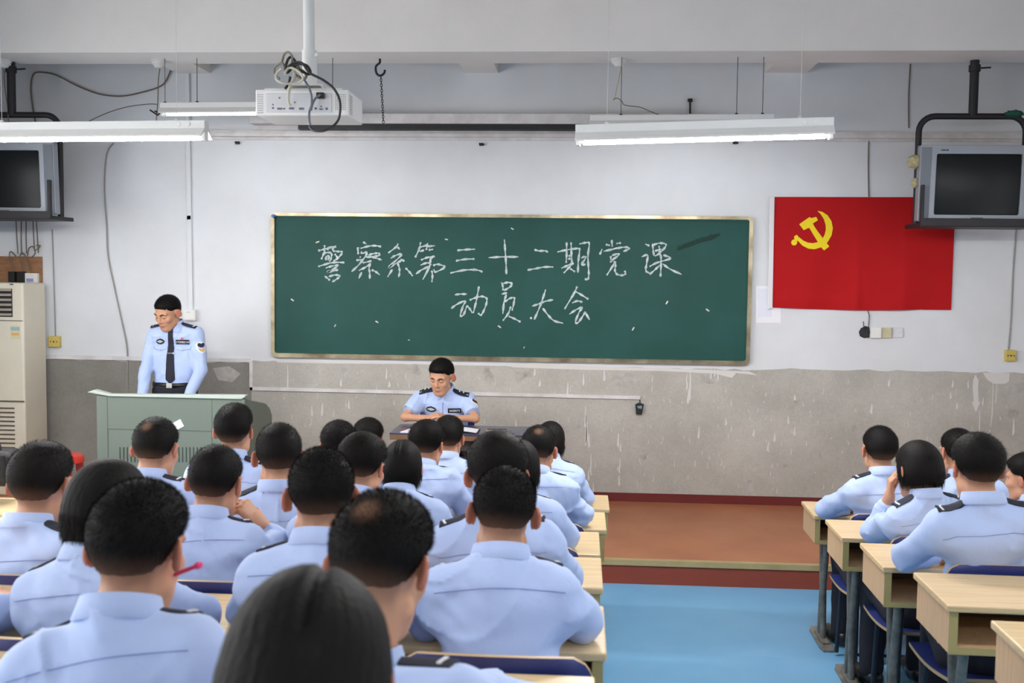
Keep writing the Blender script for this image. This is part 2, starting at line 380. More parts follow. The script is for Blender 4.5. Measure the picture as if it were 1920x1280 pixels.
CH5 = (590, 440, 8.348, [[(65,250),(140,232),(230,205),(345,180)],[(165,165),(165,230),(150,300),(115,385)],[(230,190),(210,240)],[(140,300),(190,280),(265,285),(275,330),(255,400),(235,415)],[(190,330),(185,400)],[(200,340),(240,335),(215,400)],[(345,180),(300,215),(300,250),(360,262),(430,265),(430,300),(370,370),(305,410)],[(325,300),(355,340),(385,370)],[(65,498),(200,455),(330,432),(475,435)],[(185,520),(280,490),(380,480),(290,545),(205,582),(300,565),(380,545)],[(165,645),(210,680),(250,712)],[(230,655),(320,630),(390,635),(395,660),(330,710),(280,738)],
 [(765,115),(820,145)],[(685,195),(685,305)],[(690,195),(690,305)],[(725,215),(850,180),(960,172),(1050,188)],[(735,260),(755,290),(830,275),(800,340),(700,470),(585,578)],[(850,320),(930,295),(1000,290),(1025,305),(1000,330),(900,345),(800,350)],[(900,345),(1000,375),(1060,395)],[(660,400),(750,390)],[(715,345),(730,355)],[(760,440),(900,410)],[(700,560),(800,510),(890,450)],[(880,445),(860,520),(870,600),(870,690)],[(745,585),(700,685)],[(900,550),(960,575),(1025,625)],
 [(1310,140),(1290,185),(1160,285)],[(1270,205),(1320,205),(1330,230)],[(1200,370),(1260,330),(1360,300),(1340,345),(1160,515),(1260,460),(1370,400)],[(1350,380),(1415,415)],[(1300,440),(1330,510),(1335,590),(1320,665)],[(1225,540),(1150,660)],[(1430,520),(1490,580),(1540,645)],
 [(1665,120),(1640,230),(1580,355)],[(1660,195),(1760,165)],[(1650,265),(1720,240)],[(1775,130),(1760,210),(1750,240)],[(1770,185),(1890,172)],[(1790,240),(1860,228)],[(1670,395),(1760,360),(1880,335)],[(1885,340),(1820,375),(1815,420)],[(1665,475),(1760,440),(1810,450),(1820,480)],[(1590,615),(1680,550),(1810,490)],[(1815,380),(1810,480),(1700,700)],[(1860,480),(1930,462),(2030,490),(2030,520),(1900,580),(1870,540)],[(1840,560),(1850,650),(1840,740)]])
CH6 = (820, 440, 6.62, [[(250,195),(350,185),(470,180)],[(235,325),(340,305),(465,300)],[(165,475),(330,440),(480,435),(565,460)],[(835,60),(845,200),(855,350),(860,490)],[(640,285),(800,275),(1010,275)],[(1205,185),(1260,200),(1340,200),(1375,220)],[(1120,438),(1220,420),(1330,400),(1440,400)],
 [(1605,95),(1605,230),(1600,350)],[(1660,95),(1665,230),(1670,340)],[(1490,215),(1600,190),(1740,170),(1765,190),(1750,330),(1745,470)],[(1620,265),(1660,260)],[(1620,300),(1660,295)],[(1690,345),(1620,380),(1540,415)],[(1690,350),(1640,400),(1570,475)],[(1650,420),(1710,460)],[(1765,115),(1840,100),(1885,110),(1870,250),(1875,400),(1880,500),(1865,555),(1830,545)],[(1785,290),(1830,270),(1840,290),(1790,370),(1840,365)],
 [(220,745),(290,735),(370,735)],[(175,915),(250,860),(350,820),(320,890),(290,1000),(330,990),(370,890),(400,910),(440,970)],[(520,640),(500,750),(480,850),(450,970)],[(405,810),(480,780),(560,765),(615,790),(610,860),(570,960),(540,995),(510,970)],
 [(800,590),(815,640),(820,690)],[(805,610),(880,590),(930,610),(900,650),(830,690)],[(800,735),(870,720)],[(860,740),(830,840),(815,980)],[(840,830),(900,790),(955,780),(955,830),(930,940)],[(915,890),(880,980),(815,1065)],[(890,1010),(960,1040),(1035,1080)],
 [(1345,680),(1310,790),(1270,900),(1205,1050)],[(1175,885),(1250,860),(1340,825),(1440,805)],[(1155,1020),(1175,1045)],[(1310,910),(1380,1000),(1450,1065),(1560,1095)],
 [(1735,640),(1700,720),(1580,920)],[(1700,695),(1790,745),(1875,800)],[(1675,845),(1740,820),(1800,835)],[(1640,985),(1720,930),(1800,900),(1760,960),(1715,1080),(1750,1085),(1810,1000),(1840,950)],[(1830,950),(1890,1055)]])
CH7 = (1030, 430, 5.818, [[(680,115),(685,190)],[(615,165),(660,175)],[(730,155),(780,148)],[(575,215),(550,275)],[(590,240),(700,215),(800,195),(865,200),(855,220),(805,240)],[(680,285),(750,265),(745,290),(660,350),(700,335)],[(670,290),(670,330)],[(715,345),(690,400),(625,500)],[(720,350),(720,400),(715,450),(740,490),(800,500),(830,480),(820,450)],
 [(1045,160),(1090,180)],[(1005,300),(1070,280),(1060,370),(1050,440),(1070,470),(1085,465)],[(1125,155),(1130,220),(1140,290)],[(1130,170),(1200,150),(1265,160),(1260,195),(1200,260),(1150,290)],[(1150,235),(1220,215)],[(1195,180),(1200,240),(1215,300),(1215,400),(1210,515)],[(1090,405),(1180,360),(1320,315),(1240,280)],[(1200,390),(1150,440),(1090,490)],[(1235,375),(1310,430),(1440,490)]])
g = G()
for ox, oy, sc, strokes in (CH5, CH6, CH7):
    for k, s in enumerate(strokes):
        P = [Vector(wv(ox+a/sc, oy+b/sc)).to_3d() for a, b in s]
        P = [Vector((p.x-2, p.y-BZ0)) for p in P]
        P = [Vector((q.x, q.y)) for q in smooth_path([(p.x, p.y, 0) for p in P], 5)]
        seg = sum((P[i+1]-P[i]).length for i in range(len(P)-1))
        wd = [.0175*(.8+.35*math.sin(i*1.3+k)) for i in range(len(P))]
        g.ribbon(P, wd, (0, -.0225, 0), X3, Z3, .0008+.00004*(k % 7))
g.build('chalk_writing', CHALK, bbd)
g = G(); g.lathe([(.001,-.03),(.012,-.03),(.014,-.018),(.008,-.012),(.008,0),(.016,.004)], (0,0,0), 16, 0, 'y')
tag(g.build('push_pin', mat('blue_enamel', srgb(34,84,160), .2, coat=.5), smooth=40, loc=(.03, -.05, BZ1-.03)), 'blue push pin at the top left corner of the green chalkboard', 'pin')
g = G(); P = [wv(1268,467), wv(1280,458), wv(1310,447), wv(1347,437), wv(1350,441), wv(1335,449), wv(1312,455), wv(1290,463), wv(1270,470)]
g.prism(P, (0, -.0255, 0), X3, Z3, .0025)
for a in (1272, 1284, 1305, 1316, 1333):
    q = wv(a, 463-(a-1270)*.36); g.box((q[0], -.027, q[1]), (.022, .003, .012), Euler((0, R_(35), 0)).to_matrix())
tag(g.build('tape_scrap', GREENT), 'crumpled strip of shiny dark tape stuck at the upper right of the chalkboard', 'tape')
spots = ((597,454,'small chalk stub stuck on the board left of the first character'), (961,429,'chalk stub stuck near the top middle of the chalkboard'),
 (838,449,'chalk stub stuck between the first four characters and the three bars'), (1153,466,'chalk stub stuck on the ninth character of the top line'),
 (550,562,'chalk stub at the far left edge of the chalkboard'), (630,610,'lower chalk stub left of centre under the first character'),
 (708,603,'chalk stub low on the board under the third character'), (1250,567,'horizontal chalk stub right of the second line of writing'),
 (1326,581,'tilted chalk stub nearest the right edge of the chalkboard'), (1187,616,'chalk stub low on the board right of the second line'),
 (768,637,'tiny chalk speck low on the board left of the seated officer'), (937,612,'chalk stub just under the second line of writing'),
 (983,651,'chalk crumb lowest on the board above the seated officer'))
st = None
for k, (px, py, lab) in enumerate(spots):
    if st is None:
        g = G(); g.tube([(-.016, 0, 0), (-.012, 0, 0), (.012, 0, 0), (.016, 0, 0)], [.005, .0065, .0065, .005], 10); st = g.build('chalk_stub', mat('chalk_stick', srgb(226,222,206), .9), smooth=40); o = st
    else: o = st.copy(); COL.objects.link(o)
    p = wv(px, py); o.location = (p[0], -.0285, p[1]); o.rotation_euler = (0, R_(rnd.choice((10, -20, 35, -60, 30))), 0)
    s = .55 if 'tiny' in lab or 'crumb' in lab else rnd.uniform(.75, 1.); o.scale = (s, 1, s)
    tag(o, lab, 'chalk', 'chalk stubs stuck on the chalkboard')

# ------------------------------------------------------------------ flag, paper, sockets, trunking, cables
def fz(px, py): return wv(px, py)
flag = tag(empty('flag', (0, 0, 0)), 'large red flag with a yellow emblem hung on the wall right of the chalkboard', 'flag')
c = [fz(1451,369.5), fz(1790,370), fz(1782,578), fz(1447,576)]
NU, NV = 60, 36; v = []
def flag_pt(u, t):
    a = (c[0][0]+(c[1][0]-c[0][0])*u, c[0][1]+(c[1][1]-c[0][1])*u); b = (c[3][0]+(c[2][0]-c[3][0])*u, c[3][1]+(c[2][1]-c[3][1])*u)
    x = a[0]+(b[0]-a[0])*t; z = a[1]+(b[1]-a[1])*t
    z += -.02*math.sin(u*math.pi)*t**2 if u < .85 else -.012*t*t
    y = -.022 - .010*math.sin(u*9+t*2.1)*(.3+.7*t) - .006*math.sin(u*23+1+t*3)*t - .012*t*math.exp(-((u-.47)/.02)**2) - .009*t*math.exp(-((u-.73)/.02)**2)
    y -= .008*math.exp(-((t-.93+.03*u)/.02)**2)*(u < .5)
    return (x, y, z)
for layer in (0, .002):
    for j in range(NV+1):
        for i in range(NU+1):
            p = flag_pt(i/NU, j/NV); v.append((p[0], p[1]+layer, p[2]))
f = []; K = (NU+1)*(NV+1)
for j in range(NV):
    for i in range(NU):
        a = j*(NU+1)+i; f += [(a, a+1, a+NU+2, a+NU+1), (K+a, K+a+NU+1, K+a+NU+2, K+a+1)]
g = G(); g.add(v, f); g.build('flag_cloth', mat('flag_red', srgb(176,20,24), .8, spec=.2, noise=.06, nscale=5), flag, smooth=180)
def emb(p): return (1440+p[0]/4.572, 360+p[1]/4.572)
W_, H_ = 1790-1451, 207.
def onflag(px, py):
    u = (px-1449)/337.; t = (py-370)/207.; p = flag_pt(u, t); return Vector((p[0], p[1]-.003, p[2]))
def dens(poly, n=4):
    out = []
    for i in range(len(poly)):
        a, b = poly[i], poly[(i+1) % len(poly)]
        for k in range(n): out.append((a[0]+(b[0]-a[0])*k/n, a[1]+(b[1]-a[1])*k/n))
    return out
ham = [(258,277),(345,216),(362,225),(403,214),(418,243),(376,270),(384,288),(478,425),(523,463),(478,497),(446,466),(345,308),(330,312),(298,328)]
s_out = [(413,163),(455,172),(500,200),(535,250),(549,310),(540,370),(505,430),(455,470),(395,488),(340,483),(290,458),(247,416)]
s_in = [(412,165),(440,190),(468,232),(485,280),(488,320),(480,362),(462,398),(425,427),(378,437),(335,432),(295,415),(262,388)]
guard = [(215,382),(240,366),(262,394),(247,416),(236,428),(222,414),(236,404)]
ball = [(218+26*math.cos(a*math.pi/8), 432+26*math.sin(a*math.pi/8)) for a in range(16)]
bm = bmesh.new()
for i in range(len(s_out)-1):
    for j in range(3):
        q = []
        for (u, t) in ((i, j/3), (i, (j+1)/3), (i+1, (j+1)/3), (i+1, j/3)): q.append((s_out[u][0]*(1-t)+s_in[u][0]*t, s_out[u][1]*(1-t)+s_in[u][1]*t))
        bm.faces.new([bm.verts.new(onflag(*emb(c_)) + Vector((0, -.0002, 0))) for c_ in q])
for k, poly in enumerate((ham, guard, ball)):
    vs = [bm.verts.new(onflag(*emb(p)) + Vector((0, -.0004*k, 0))) for p in dens(poly, 3)]
    fc = bm.faces.new(vs)
bmesh.ops.triangulate(bm, faces=bm.faces[:], ngon_method='EAR_CLIP')
me = bpy.data.meshes.new('emblem'); bm.to_mesh(me); bm.free(); me.materials.append(mat('flag_yellow', srgb(240,214,30), .8)); o = bpy.data.objects.new('emblem', me); COL.objects.link(o); o.parent = flag
g = G(); P = [fz(1442,369), fz(1451,369.5), fz(1447,577), fz(1438,580)]
g.prism(P[::-1], (0, -.026, 0), X3, Z3, .012); g.build('pole_sleeve', mat('white_cloth', srgb(222,220,222), .9), flag, bevel=.004)

pp = tag(empty('paper_sheet', (0, 0, 0)), 'white sheet of paper taped to the wall beside the flag bottom left', 'paper')
g = G(); g.prism([fz(1417,605), fz(1464,605.5), fz(1463,536), fz(1417.5,536)], (0, -.003, 0), X3, Z3, .0015); g.build('sheet', PAPER, pp)
g = G(); g.prism([fz(1421,594), fz(1447,594), fz(1447,541), fz(1421,541)], (0, -.0042, 0), X3, Z3, .001); g.build('print_area', mat('pale_print', srgb(222,226,236), .8), pp)

def wallbox(name, px0, py0, px1, py1, dep, m, label, cat, group=None, extra=None):
    a, b = fz(px0, py1), fz(px1, py0); cx, cz = (a[0]+b[0])/2, (a[1]+b[1])/2; wd, ht = b[0]-a[0], b[1]-a[1]
    r = tag(empty(name, (cx, 0, cz)), label, cat, group)
    g = G(); g.box((0, -dep/2, 0), (wd, dep, ht)); g.build('housing', m, r, bevel=.004)
    if extra: extra(r, wd, ht, dep)
    return r
def sockets(r, wd, ht, dep):
    g = G()
    for dx, s in ((0, .012), (-wd*.27, .006), (wd*.27, .006)): g.box((dx, -dep-.0005, 0), (s, .002, .014 if s < .01 else .012))
    g.build('socket_holes', BLACK, r)
    g = G(); ring(g, rrect(-wd*.42, -ht*.42, wd*.42, ht*.42, .006), rrect(-wd*.38, -ht*.38, wd*.38, ht*.38, .005), -dep-.002, -dep+.001); g.build('cover_rim', YELLOWP, r)
wallbox('junction_box', 94, 630, 115, 650, .035, YELLOWP, 'yellowed junction box on the wall between air conditioner and lecturer', 'socket', 'yellowed wall boxes', sockets)
wallbox('junction_box', 1882, 656, 1903, 676, .035, YELLOWP, 'yellowed junction box on the wall near the right edge under a cable', 'socket', 'yellowed wall boxes', sockets)
def rocker(r, wd, ht, dep):
    g = G(); g.box((0, -dep-.002, 0), (wd*.8, .004, ht*.8)); g.build('switch_plate', WHITEP, r, bevel=.002)
    g = G(); g.box((-.005, -dep-.0045, .025), (.032, .002, .004)); g.build('switch_mark', mat('grey_mark', srgb(150,150,146), .6), r)
wallbox('light_switch', 347, 580, 370, 600, .05, WHITEP, 'white switch box on the wall behind the lecturer', 'switch', None, rocker)
ob = tag(empty('open_switch_box', (0, 0, 0)), 'broken double switch box with dark torn hole below the flag', 'switch')
def wb(g, px0, py0, px1, py1, y0, y1, mi=0):
    a, b = fz(px0, py1), fz(px1, py0); return g.bb((a[0], y0, a[1]), (b[0], y1, b[1]), mi)
g = G(); wb(g, 1630, 613, 1651, 633, -.035, 0); g.build('switch_plate', WHITEP, ob, bevel=.003)
g = G(); wb(g, 1651, 614, 1671, 633, -.02, 0); g.build('bare_back_box', mat('beige_box', srgb(206,200,164), .6, noise=.2, nscale=40), ob, bevel=.002)
g = G(); a, b = fz(1672, 632), fz(1693, 614); ring(g, rrect(a[0], a[1], b[0], b[1], .004), rrect(a[0]+.004, a[1]+.004, b[0]-.004, b[1]-.004, .003), -.01, 0); g.box(((a[0]+b[0])/2+.02, -.012, (a[1]+b[1])/2), (.02, .004, .01)); g.build('empty_frame', TRIMW, ob)
g = G(); g.prism([fz(*p) for p in ((1612,630),(1620,634),(1630,632),(1630,613),(1622,611),(1614,615),(1610,622))], (0, -.002, 0), X3, Z3, .002); g.build('torn_hole', BLACK, ob)
g = G()
for s in (((1618,602),(1619,612),(1624,622)), ((1629,605),(1626,616),(1620,628)), ((1624,612),(1630,622),(1626,634))):
    g.tube(smooth_path([(*[fz(*p)[0]], -.012, fz(*p)[1]) for p in s], 4), .003, 6)
g.build('loose_wire', BLACK, ob)

def duct(name, pts, wd, dep, m, label, cat='trunking', group=None):
    g = G()
    for (p, q) in zip(pts[:-1], pts[1:]):
        a, b = Vector((*fz(*p), 0)), Vector((*fz(*q), 0)); d = b-a; ang = math.atan2(d.y, d.x)
        mid = (a+b)/2; rot = Matrix.Rotation(-ang, 3, 'Y'); g.box((mid.x, -dep/2-.004, mid.y), (d.length+wd, dep, wd), rot)
    return tag(g.build(name, m, bevel=.003), label, cat, group)
duct('cable_trunking', [(472,678), (472.3,728)], .03, .02, TRIMW, 'short upright white trunking at the left of the cement band under the board', group='white cable trunking')
duct('cable_trunking', [(472.3,728), (1197,745)], .03, .02, TRIMW, 'long horizontal white trunking running under the chalkboard', group='white cable trunking')
duct('cable_trunking', [(352,138), (356,408), (359,580)], .038, .02, WALL, 'tall white trunking running up from the switch behind the lecturer', group='white cable trunking')
def cable(name, px, Y, r, m, label, cat='cable', group=None, zoff=0):
    P = [aty(a, b, Y) for a, b in px]
    g = G(); g.tube(smooth_path([tuple(p) for p in P], 6), r, 7); return tag(g.build(name, m, smooth=60), label, cat, group)
WIRE = mat('grey_cable', srgb(150,146,142), .6); WIREB = mat('brown_cable', srgb(110,98,88), .6); WIREK = mat('black_cable', srgb(34,34,36), .5)
cable('wall_cable', [(213,268),(200,290),(196,350),(200,420),(203,480),(215,540),(228,600),(238,650),(239,700),(239,740)], -.012, .006, WIRE, 'grey cable trailing down the wall left of the lecturer', group='cables on the front wall')
cable('wall_cable', [(98,430),(101,520),(104,632)], -.008, .005, WIRE, 'thin straight cable above the yellowed box by the air conditioner', group='cables on the front wall')
cable('wall_cable', [(1891,655),(1896,590),(1900,500),(1906,430)], -.008, .006, WIRE, 'straight pale cable above the yellowed box at the right edge', group='cables on the front wall')
cable('wall_cable', [(1629,262),(1628,310),(1629,369)], -.008, .005, WIREB, 'thin dark cable running down the wall to the top of the flag', group='cables on the front wall')
cable('wall_cable', [(1627,582),(1630,592),(1629,606)], -.01, .004, WIREB, 'short curl of cable between flag and broken switch box', group='cables on the front wall')
cable('wall_cable', [(1707,120),(1704,180),(1704,240)], -.008, .005, WIREB, 'thin cable on the upper wall left of the right television post', group='cables on the front wall')
cable('wall_cable', [(68,240),(60,190),(58,160),(64,138),(84,136),(108,142),(150,163),(190,177),(230,180),(270,172),(300,162),(312,150),(320,132)], -.02, .006, WIREB, 'brown cable looping across the upper wall at the left', group='cables on the front wall')
cable('wall_cable', [(155,233),(200,212),(240,200),(280,195),(296,196)], -.2, .004, WIREB, 'thin wire rising toward the left lamp hanger', group='cables on the front wall')
cp = tag(empty('cable_end_plug', (0, 0, 0)), 'small black plug hanging from the right end of the long trunking', 'plug')
g = G(); P = [fz(1191,757), fz(1198,754), fz(1207,757), fz(1203,776), fz(1192.5,775.5)]; g.prism(P, (0, -.004, 0), X3, Z3, .035); g.build('plug_body', BLACK, cp, bevel=.003)
g = G(); P = [fz(1194,760), fz(1203,759), fz(1203,765), (fz(1196,764))]; g.prism(P, (0, -.0395, 0), X3, Z3, .001); g.build('plug_mark', mat('plug_mark_grey', srgb(120,150,150), .5), cp)
g = G(); g.tube([(fz(1199,747)[0], -.014, fz(1199,747)[1]), (fz(1200,756)[0], -.02, fz(1200,756)[1])], .004, 6); g.build('plug_lead', BLACK, cp)
for px, py, lab in ((903,271,'dark bolt sticking out of the wall under the ledge above the board'), (446,268,'small rusty stub on the wall under the left end of the ledge'), (1378,268,'small dark plug on the wall behind the right lamp')):
    g = G(); q = fz(px, py); g.box((q[0], -.012, q[1]), (.035, .024, .022)); g.tube([(q[0]-.02, -.02, q[1]+.005), (q[0]+.025, -.026, q[1]-.004)], .008, 8)
    tag(g.build('wall_bolt', BLACKM, bevel=.003), lab, 'bolt', 'bolts left in the front wall')

# projection screen case under the beam
scr = tag(empty('projection_screen_case', (0, 0, 0)), 'long white roll-up screen case with dark slot above the chalkboard', 'screen')
g = G(); g.bb((-.15, -.12, 3.262), (3.62, 0, 3.345)); g.bb((-.15, -.015, 3.216), (3.62, 0, 3.262)); g.build('case', TRIMW, scr, bevel=.006)
g = G(); g.bb((.252, -.10, 3.217), (2.95, -.02, 3.2615)); g.build('roller_slot', BLACK, scr)

# ------------------------------------------------------------------ lamps
def lamp(A, B, label, group, hooks, tube=None):
    A, B = Vector(A), Vector(B); d = B-A; ln = d.length; mid = (A+B)/2
    r = tag(empty('fluorescent_lamp', mid), label, 'lamp', group)
    yaw = math.atan2(d.y, d.x); pit = -math.atan2(d.z, math.hypot(d.x, d.y)); r.rotation_euler = Euler((0, pit, yaw))
    h = ln/2
    g = G(); prof = [(-.028, .085), (.028, .085), (.028, .045), (.074, .006), (.074, -.003), (.026, .03), (-.026, .03), (-.074, -.003), (-.074, .006), (-.028, .045)]
    g.prism(prof, (-h, 0, 0), Y3, Z3, ln); g.build('housing', LAMPM, r, bevel=.002)
    for s in (-1, 1):
        g = G(); g.box((s*(h-.012), 0, .012), (.022, .045, .06)); g.box((s*(h-.03), 0, .004), (.03, .03, .03)); g.build('end_cap', WHITEP, r, bevel=.004)
    g = G(); g.tube([(-h+.04, 0, 0), (h-.04, 0, 0)], .0135, 16); g.build('tube', tube or TUBE, r, smooth=60)
    for xx in (h*.78, h*.86):
        g = G(); g.lathe([(.001, -.031), (.013, -.031), (.014, -.026), (.014, -.02)], (xx, 0, .066), 12, 0, 'y'); g.build('starter', WHITEP, r, smooth=40)
    inv = r.rotation_euler.to_matrix().inverted()
    for t, ztop, wm in hooks:
        g = G(); p = Vector((t*h, 0, .085)); w_ = mid + r.rotation_euler.to_matrix() @ p; up = inv @ (Vector((w_.x, w_.y, ztop)) - mid)
        g.tube([p, p*.5+up*.5, up], .0026 if ztop < 4 else .0012, 6); g.lathe([(.012, .085), (.012, .095), (.003, .1)], (t*h, 0, 0), 10); g.build('hanger_wire', wm, r)
    return r
zt = lambda px, py, z: atz(px, py, z)
A = atz(1080, 268, 2.70); B = atz(1560, 255, 2.74)
lamp((A[0], -3.40, aty(1080,267,-3.40)[2]), (aty(1562,255,-3.5)[0], -3.5, aty(1562,254,-3.5)[2]), 'lit tube lamp hanging right of centre, in front of the board', 'hanging tube lamps', ((-.75, ZC, TRIMW), (.75, ZC, TRIMW)))
B = aty(388, 258, -3.42)
lamp((B[0]-1.27, -3.36, aty(0,262,-3.36)[2]), (B[0], -3.42, B[2]), 'lit tube lamp cut by the left edge of the picture', 'hanging tube lamps', ((-.75, ZC, TRIMW), (.75, ZC, TRIMW)))
A = aty(303, 214, -.62); B = aty(660, 211, -.62)
lamp(tuple(A), tuple(B), 'lit tube lamp behind the projector near the front wall', 'hanging tube lamps', ((-.96, 3.69, WIREB), (-.62, 3.69, WIREK), (.8, 3.69, WIREK)), TUBEO)
A = aty(1106, 238, -.62); B = aty(1450, 236, -.62)
lamp(tuple(A), tuple(B), 'lit tube lamp near the wall mostly hidden by the right lamp', 'hanging tube lamps', ((-.66, 3.69, WIREK), (.6, 3.69, WIREK), (.88, 3.69, WIREK)), TUBEO)
for x in (0.1, 3.2, 5.6, -1.6):                                       # the rest of the room's lamps, behind and above the camera
    for y in (-6.2, -9.0):
        lamp((x-.63, y, 2.95), (x+.63, y, 2.95), 'lit tube lamp over the desks behind the camera', 'lamps over the rear desks', ((-.75, ZC, TRIMW), (.75, ZC, TRIMW)), TUBER)
for x in (5.9, -2.0):
    lamp((x-.6, -3.4, 2.8), (x+.6, -3.4, 2.8), 'lit tube lamp beyond the side of the picture', 'lamps over the side desks', ((-.75, ZC, TRIMW), (.75, ZC, TRIMW)), TUBES)
for px, py, lab in ((10,112,'white ceramic ceiling rose on the beam at the far left'), (299,112,'white ceramic ceiling rose above the left wall lamp'), (1160,110,'white ceramic ceiling rose on the beam above the right lamp')):
    q = atz(px, py+2, 3.69); g = G()
    g.lathe([(.058, 0), (.06, -.012), (.05, -.02), (.052, -.032), (.036, -.042), (.03, -.056), (.008, -.06)], (q[0], q[1]-.02, 3.69), 20)
    tag(g.build('ceiling_rose', WHITEP, smooth=40), lab, 'ceiling rose', 'ceramic ceiling roses')
hk = tag(empty('ceiling_hook', (0, 0, 0)), 'dark iron hook with a short chain on the beam above the screen case', 'hook')
q = atz(712, 110, 3.69); g = G(); P = [(0,0,0),(0,0,-.03),(-.03,0,-.06),(-.025,0,-.11),(.005,0,-.13),(.035,0,-.11),(.04,0,-.085)]
g.tube(smooth_path([(q[0]+a, q[1], 3.69+c_) for a, b_, c_ in P], 5), .009, 8); g.build('hook', BLACKM, hk, smooth=50)
g = G(); z = 3.56; k = 0
while z > 3.2:
    ax = (.008, 0) if k % 2 else (0, .008)
    g.tube([(q[0]+.01+ax[0]*math.sin(a)+ (3.56-z)*.06, q[1]+ax[1]*math.sin(a), z-.013+.013*math.cos(a)) for a in [i*math.pi/4 for i in range(9)]], .0028, 5, cap=False); z -= .02; k += 1
g.build('chain', BLACKM, hk)
ib = tag(empty('iron_hanger', (0, 0, 0)), 'short rusty rod with ring hanging above the right lamp', 'hook')
g = G(); q0, q1 = aty(1294, 188, -.02), aty(1294, 222, -.02); g.tube([tuple(q0), tuple(q1)], .008, 8); g.lathe([(.02, -.012), (.02, .012)], tuple(q0), 12); g.build('rod', BLACKM, ib)
g = G(); g.tube([(q1[0]+.018*math.sin(a), q1[1], q1[2]-.02+.018*math.cos(a)) for a in [i*math.pi/6 for i in range(13)]], .004, 6); g.build('ring', BLACKM, ib)
cable('lamp_wire', [(1165,125),(1160,150),(1152,185),(1150,186)], -.5, .003, mat('yellow_wire', srgb(170,158,90), .6), 'twisted yellowish wire hanging under the right ceiling rose', group='loose lamp wires')
cable('lamp_wire', [(1150,186),(1158,184),(1166,190),(1172,197),(1200,201),(1215,207),(1240,217)], -.5, .0035, WIREB, 'dark kinked wire running from the rose wires toward the lamp', group='loose lamp wires')
cable('lamp_wire', [(8,130),(9,160),(14,200),(16,232)], -.5, .004, WIREB, 'knotted wire under the leftmost ceiling rose', group='loose lamp wires')
cable('lamp_wire', [(300,128),(297,150),(296,190),(294,212),(293,232)], -.5, .004, WIREB, 'wire hanging from the left ceiling rose past the lamp end', group='loose lamp wires')
g = G()
for s in (((281,206),(296,216)), ((296,216),(308,199)), ((290,208),(300,212))):
    g.tube([tuple(aty(*s[0], -.56)), tuple(aty(*s[1], -.56))], .007, 6)
tag(g.build('wire_clip', BLACKM), 'black tie ends knotted at the left end of the wall lamp', 'clip')

# ------------------------------------------------------------------ projector
pj = tag(empty('projector', (1.347, -4.0, 2.795)), 'white ceiling projector hanging on a pole with tangled cables', 'projector')
PW = mat('projector_white', srgb(226,226,224), .4); PD = mat('projector_panel', srgb(206,208,210), .5)
g = G(); g.box((0, .15, .0), (.425, .30, .115)); g.box((0, .15, .062), (.36, .26, .012)); g.build('body', PW, pj, bevel=.014, smooth=40)
g = G(); g.box((-.012, -.002, -.002), (.30, .006, .085)); g.build('port_panel', PD, pj, bevel=.003)
g = G()
for x, z, a, b in ((-.13,-.025,.008,.008),(-.13,-.01,.006,.006),(-.10,-.028,.02,.008),(-.045,-.027,.022,.009),(-.08,-.028,.012,.006),(.0,-.028,.022,.009),(.065,-.027,.009,.009),(.09,-.03,.016,.005),(.115,-.028,.01,.01),(.09,-.018,.005,.005),(-.1,.02,.007,.007),(-.03,0,.006,.006)): g.box((x, -.006, z), (a, .004, b))
g.build('ports', mat('port_dark', srgb(96,96,112), .5), pj)
g = G(); g.box((.09, -.016, .028), (.034, .03, .026)); g.build('power_plug', BLACK, pj, bevel=.003)
g = G()
for x in np.linspace(.155, .198, 6):
    for z in np.linspace(-.03, .035, 8): g.box((x, -.001, z), (.004, .003, .005))
for z in np.linspace(-.045, .035, 9):
    g.box((-.19, -.001, z), (.026, .003, .003)); g.box((.213, .05, z), (.003, .05, .004))
g.build('vent', mat('vent_grey', srgb(170,170,168), .6), pj)
g = G(); g.lathe([(.03, 0), (.032, .02), (.026, .03)], (-.1, .30, 0), 20, 0, 'y'); g.build('lens', GLASSD, pj, smooth=40)
g = G(); g.box((0, .14, .09), (.16, .16, .006)); g.box((-.01, .14, .108), (.05, .05, .03))
for sx in (-1, 1):
    for sy in (-1, 1): g.tube([(sx*.07, .14+sy*.07, .09), (sx*.1, .14+sy*.1, .062)], .005, 6)
g.build('mount_plate', PW, pj)
pt = np.array([1.347-.002, -3.86, 2.9]); up = ZC
g = G(); g.tube([(-.002, .14, .10), (-.012, .14, ZC-2.795)], .026, 18); g.tube([(.0, .14, .10), (-.002, .14, .26)], .034, 18); g.box((.03, .13, .2), (.012, .012, .012)); g.box((.035, .12, .235), (.014, .012, .014))
g.lathe([(.07, 0), (.07, -.012), (.03, -.03)], (-.012, .14, ZC-2.795), 20); g.build('pole', LAMPM, pj, smooth=40)
def pjc(px, Y): 
    p = aty(px[0], px[1], Y); return (p[0]-1.347, p[1]+4.0, p[2]-2.795)
def pcable(pts, r, m, Y=-4.03, nm='cable'):
    g = G(); g.tube(smooth_path([pjc(p, Y+.012*math.sin(i*1.7)) for i, p in enumerate(pts)], 6), r, 8); g.build(nm, m, pj, smooth=60)
CW = mat('pale_cable', srgb(192,188,172), .6); CG = mat('olive_cable', srgb(126,122,104), .6)
pcable([(559,122),(548,108),(541,110),(536,124),(538,136),(548,128),(560,120),(575,123),(582,134),(578,139),(560,131)], .006, WIREK)
pcable([(540,126),(552,118),(566,118),(580,136),(606,150),(625,165),(636,185),(638,205),(634,225),(622,238),(606,245),(588,244),(580,236)], .0055, WIREK, -4.05)
pcable([(528,120),(533,102),(541,98),(548,108),(545,125),(535,133),(532,122),(527,118),(516,126),(515,138),(524,148)], .005, CG, -4.02)
pcable([(528,128),(519,138),(518,148),(528,155),(545,157),(560,155),(568,146),(560,134),(545,127),(537,132),(534,140)], .0055, CW, -4.06)
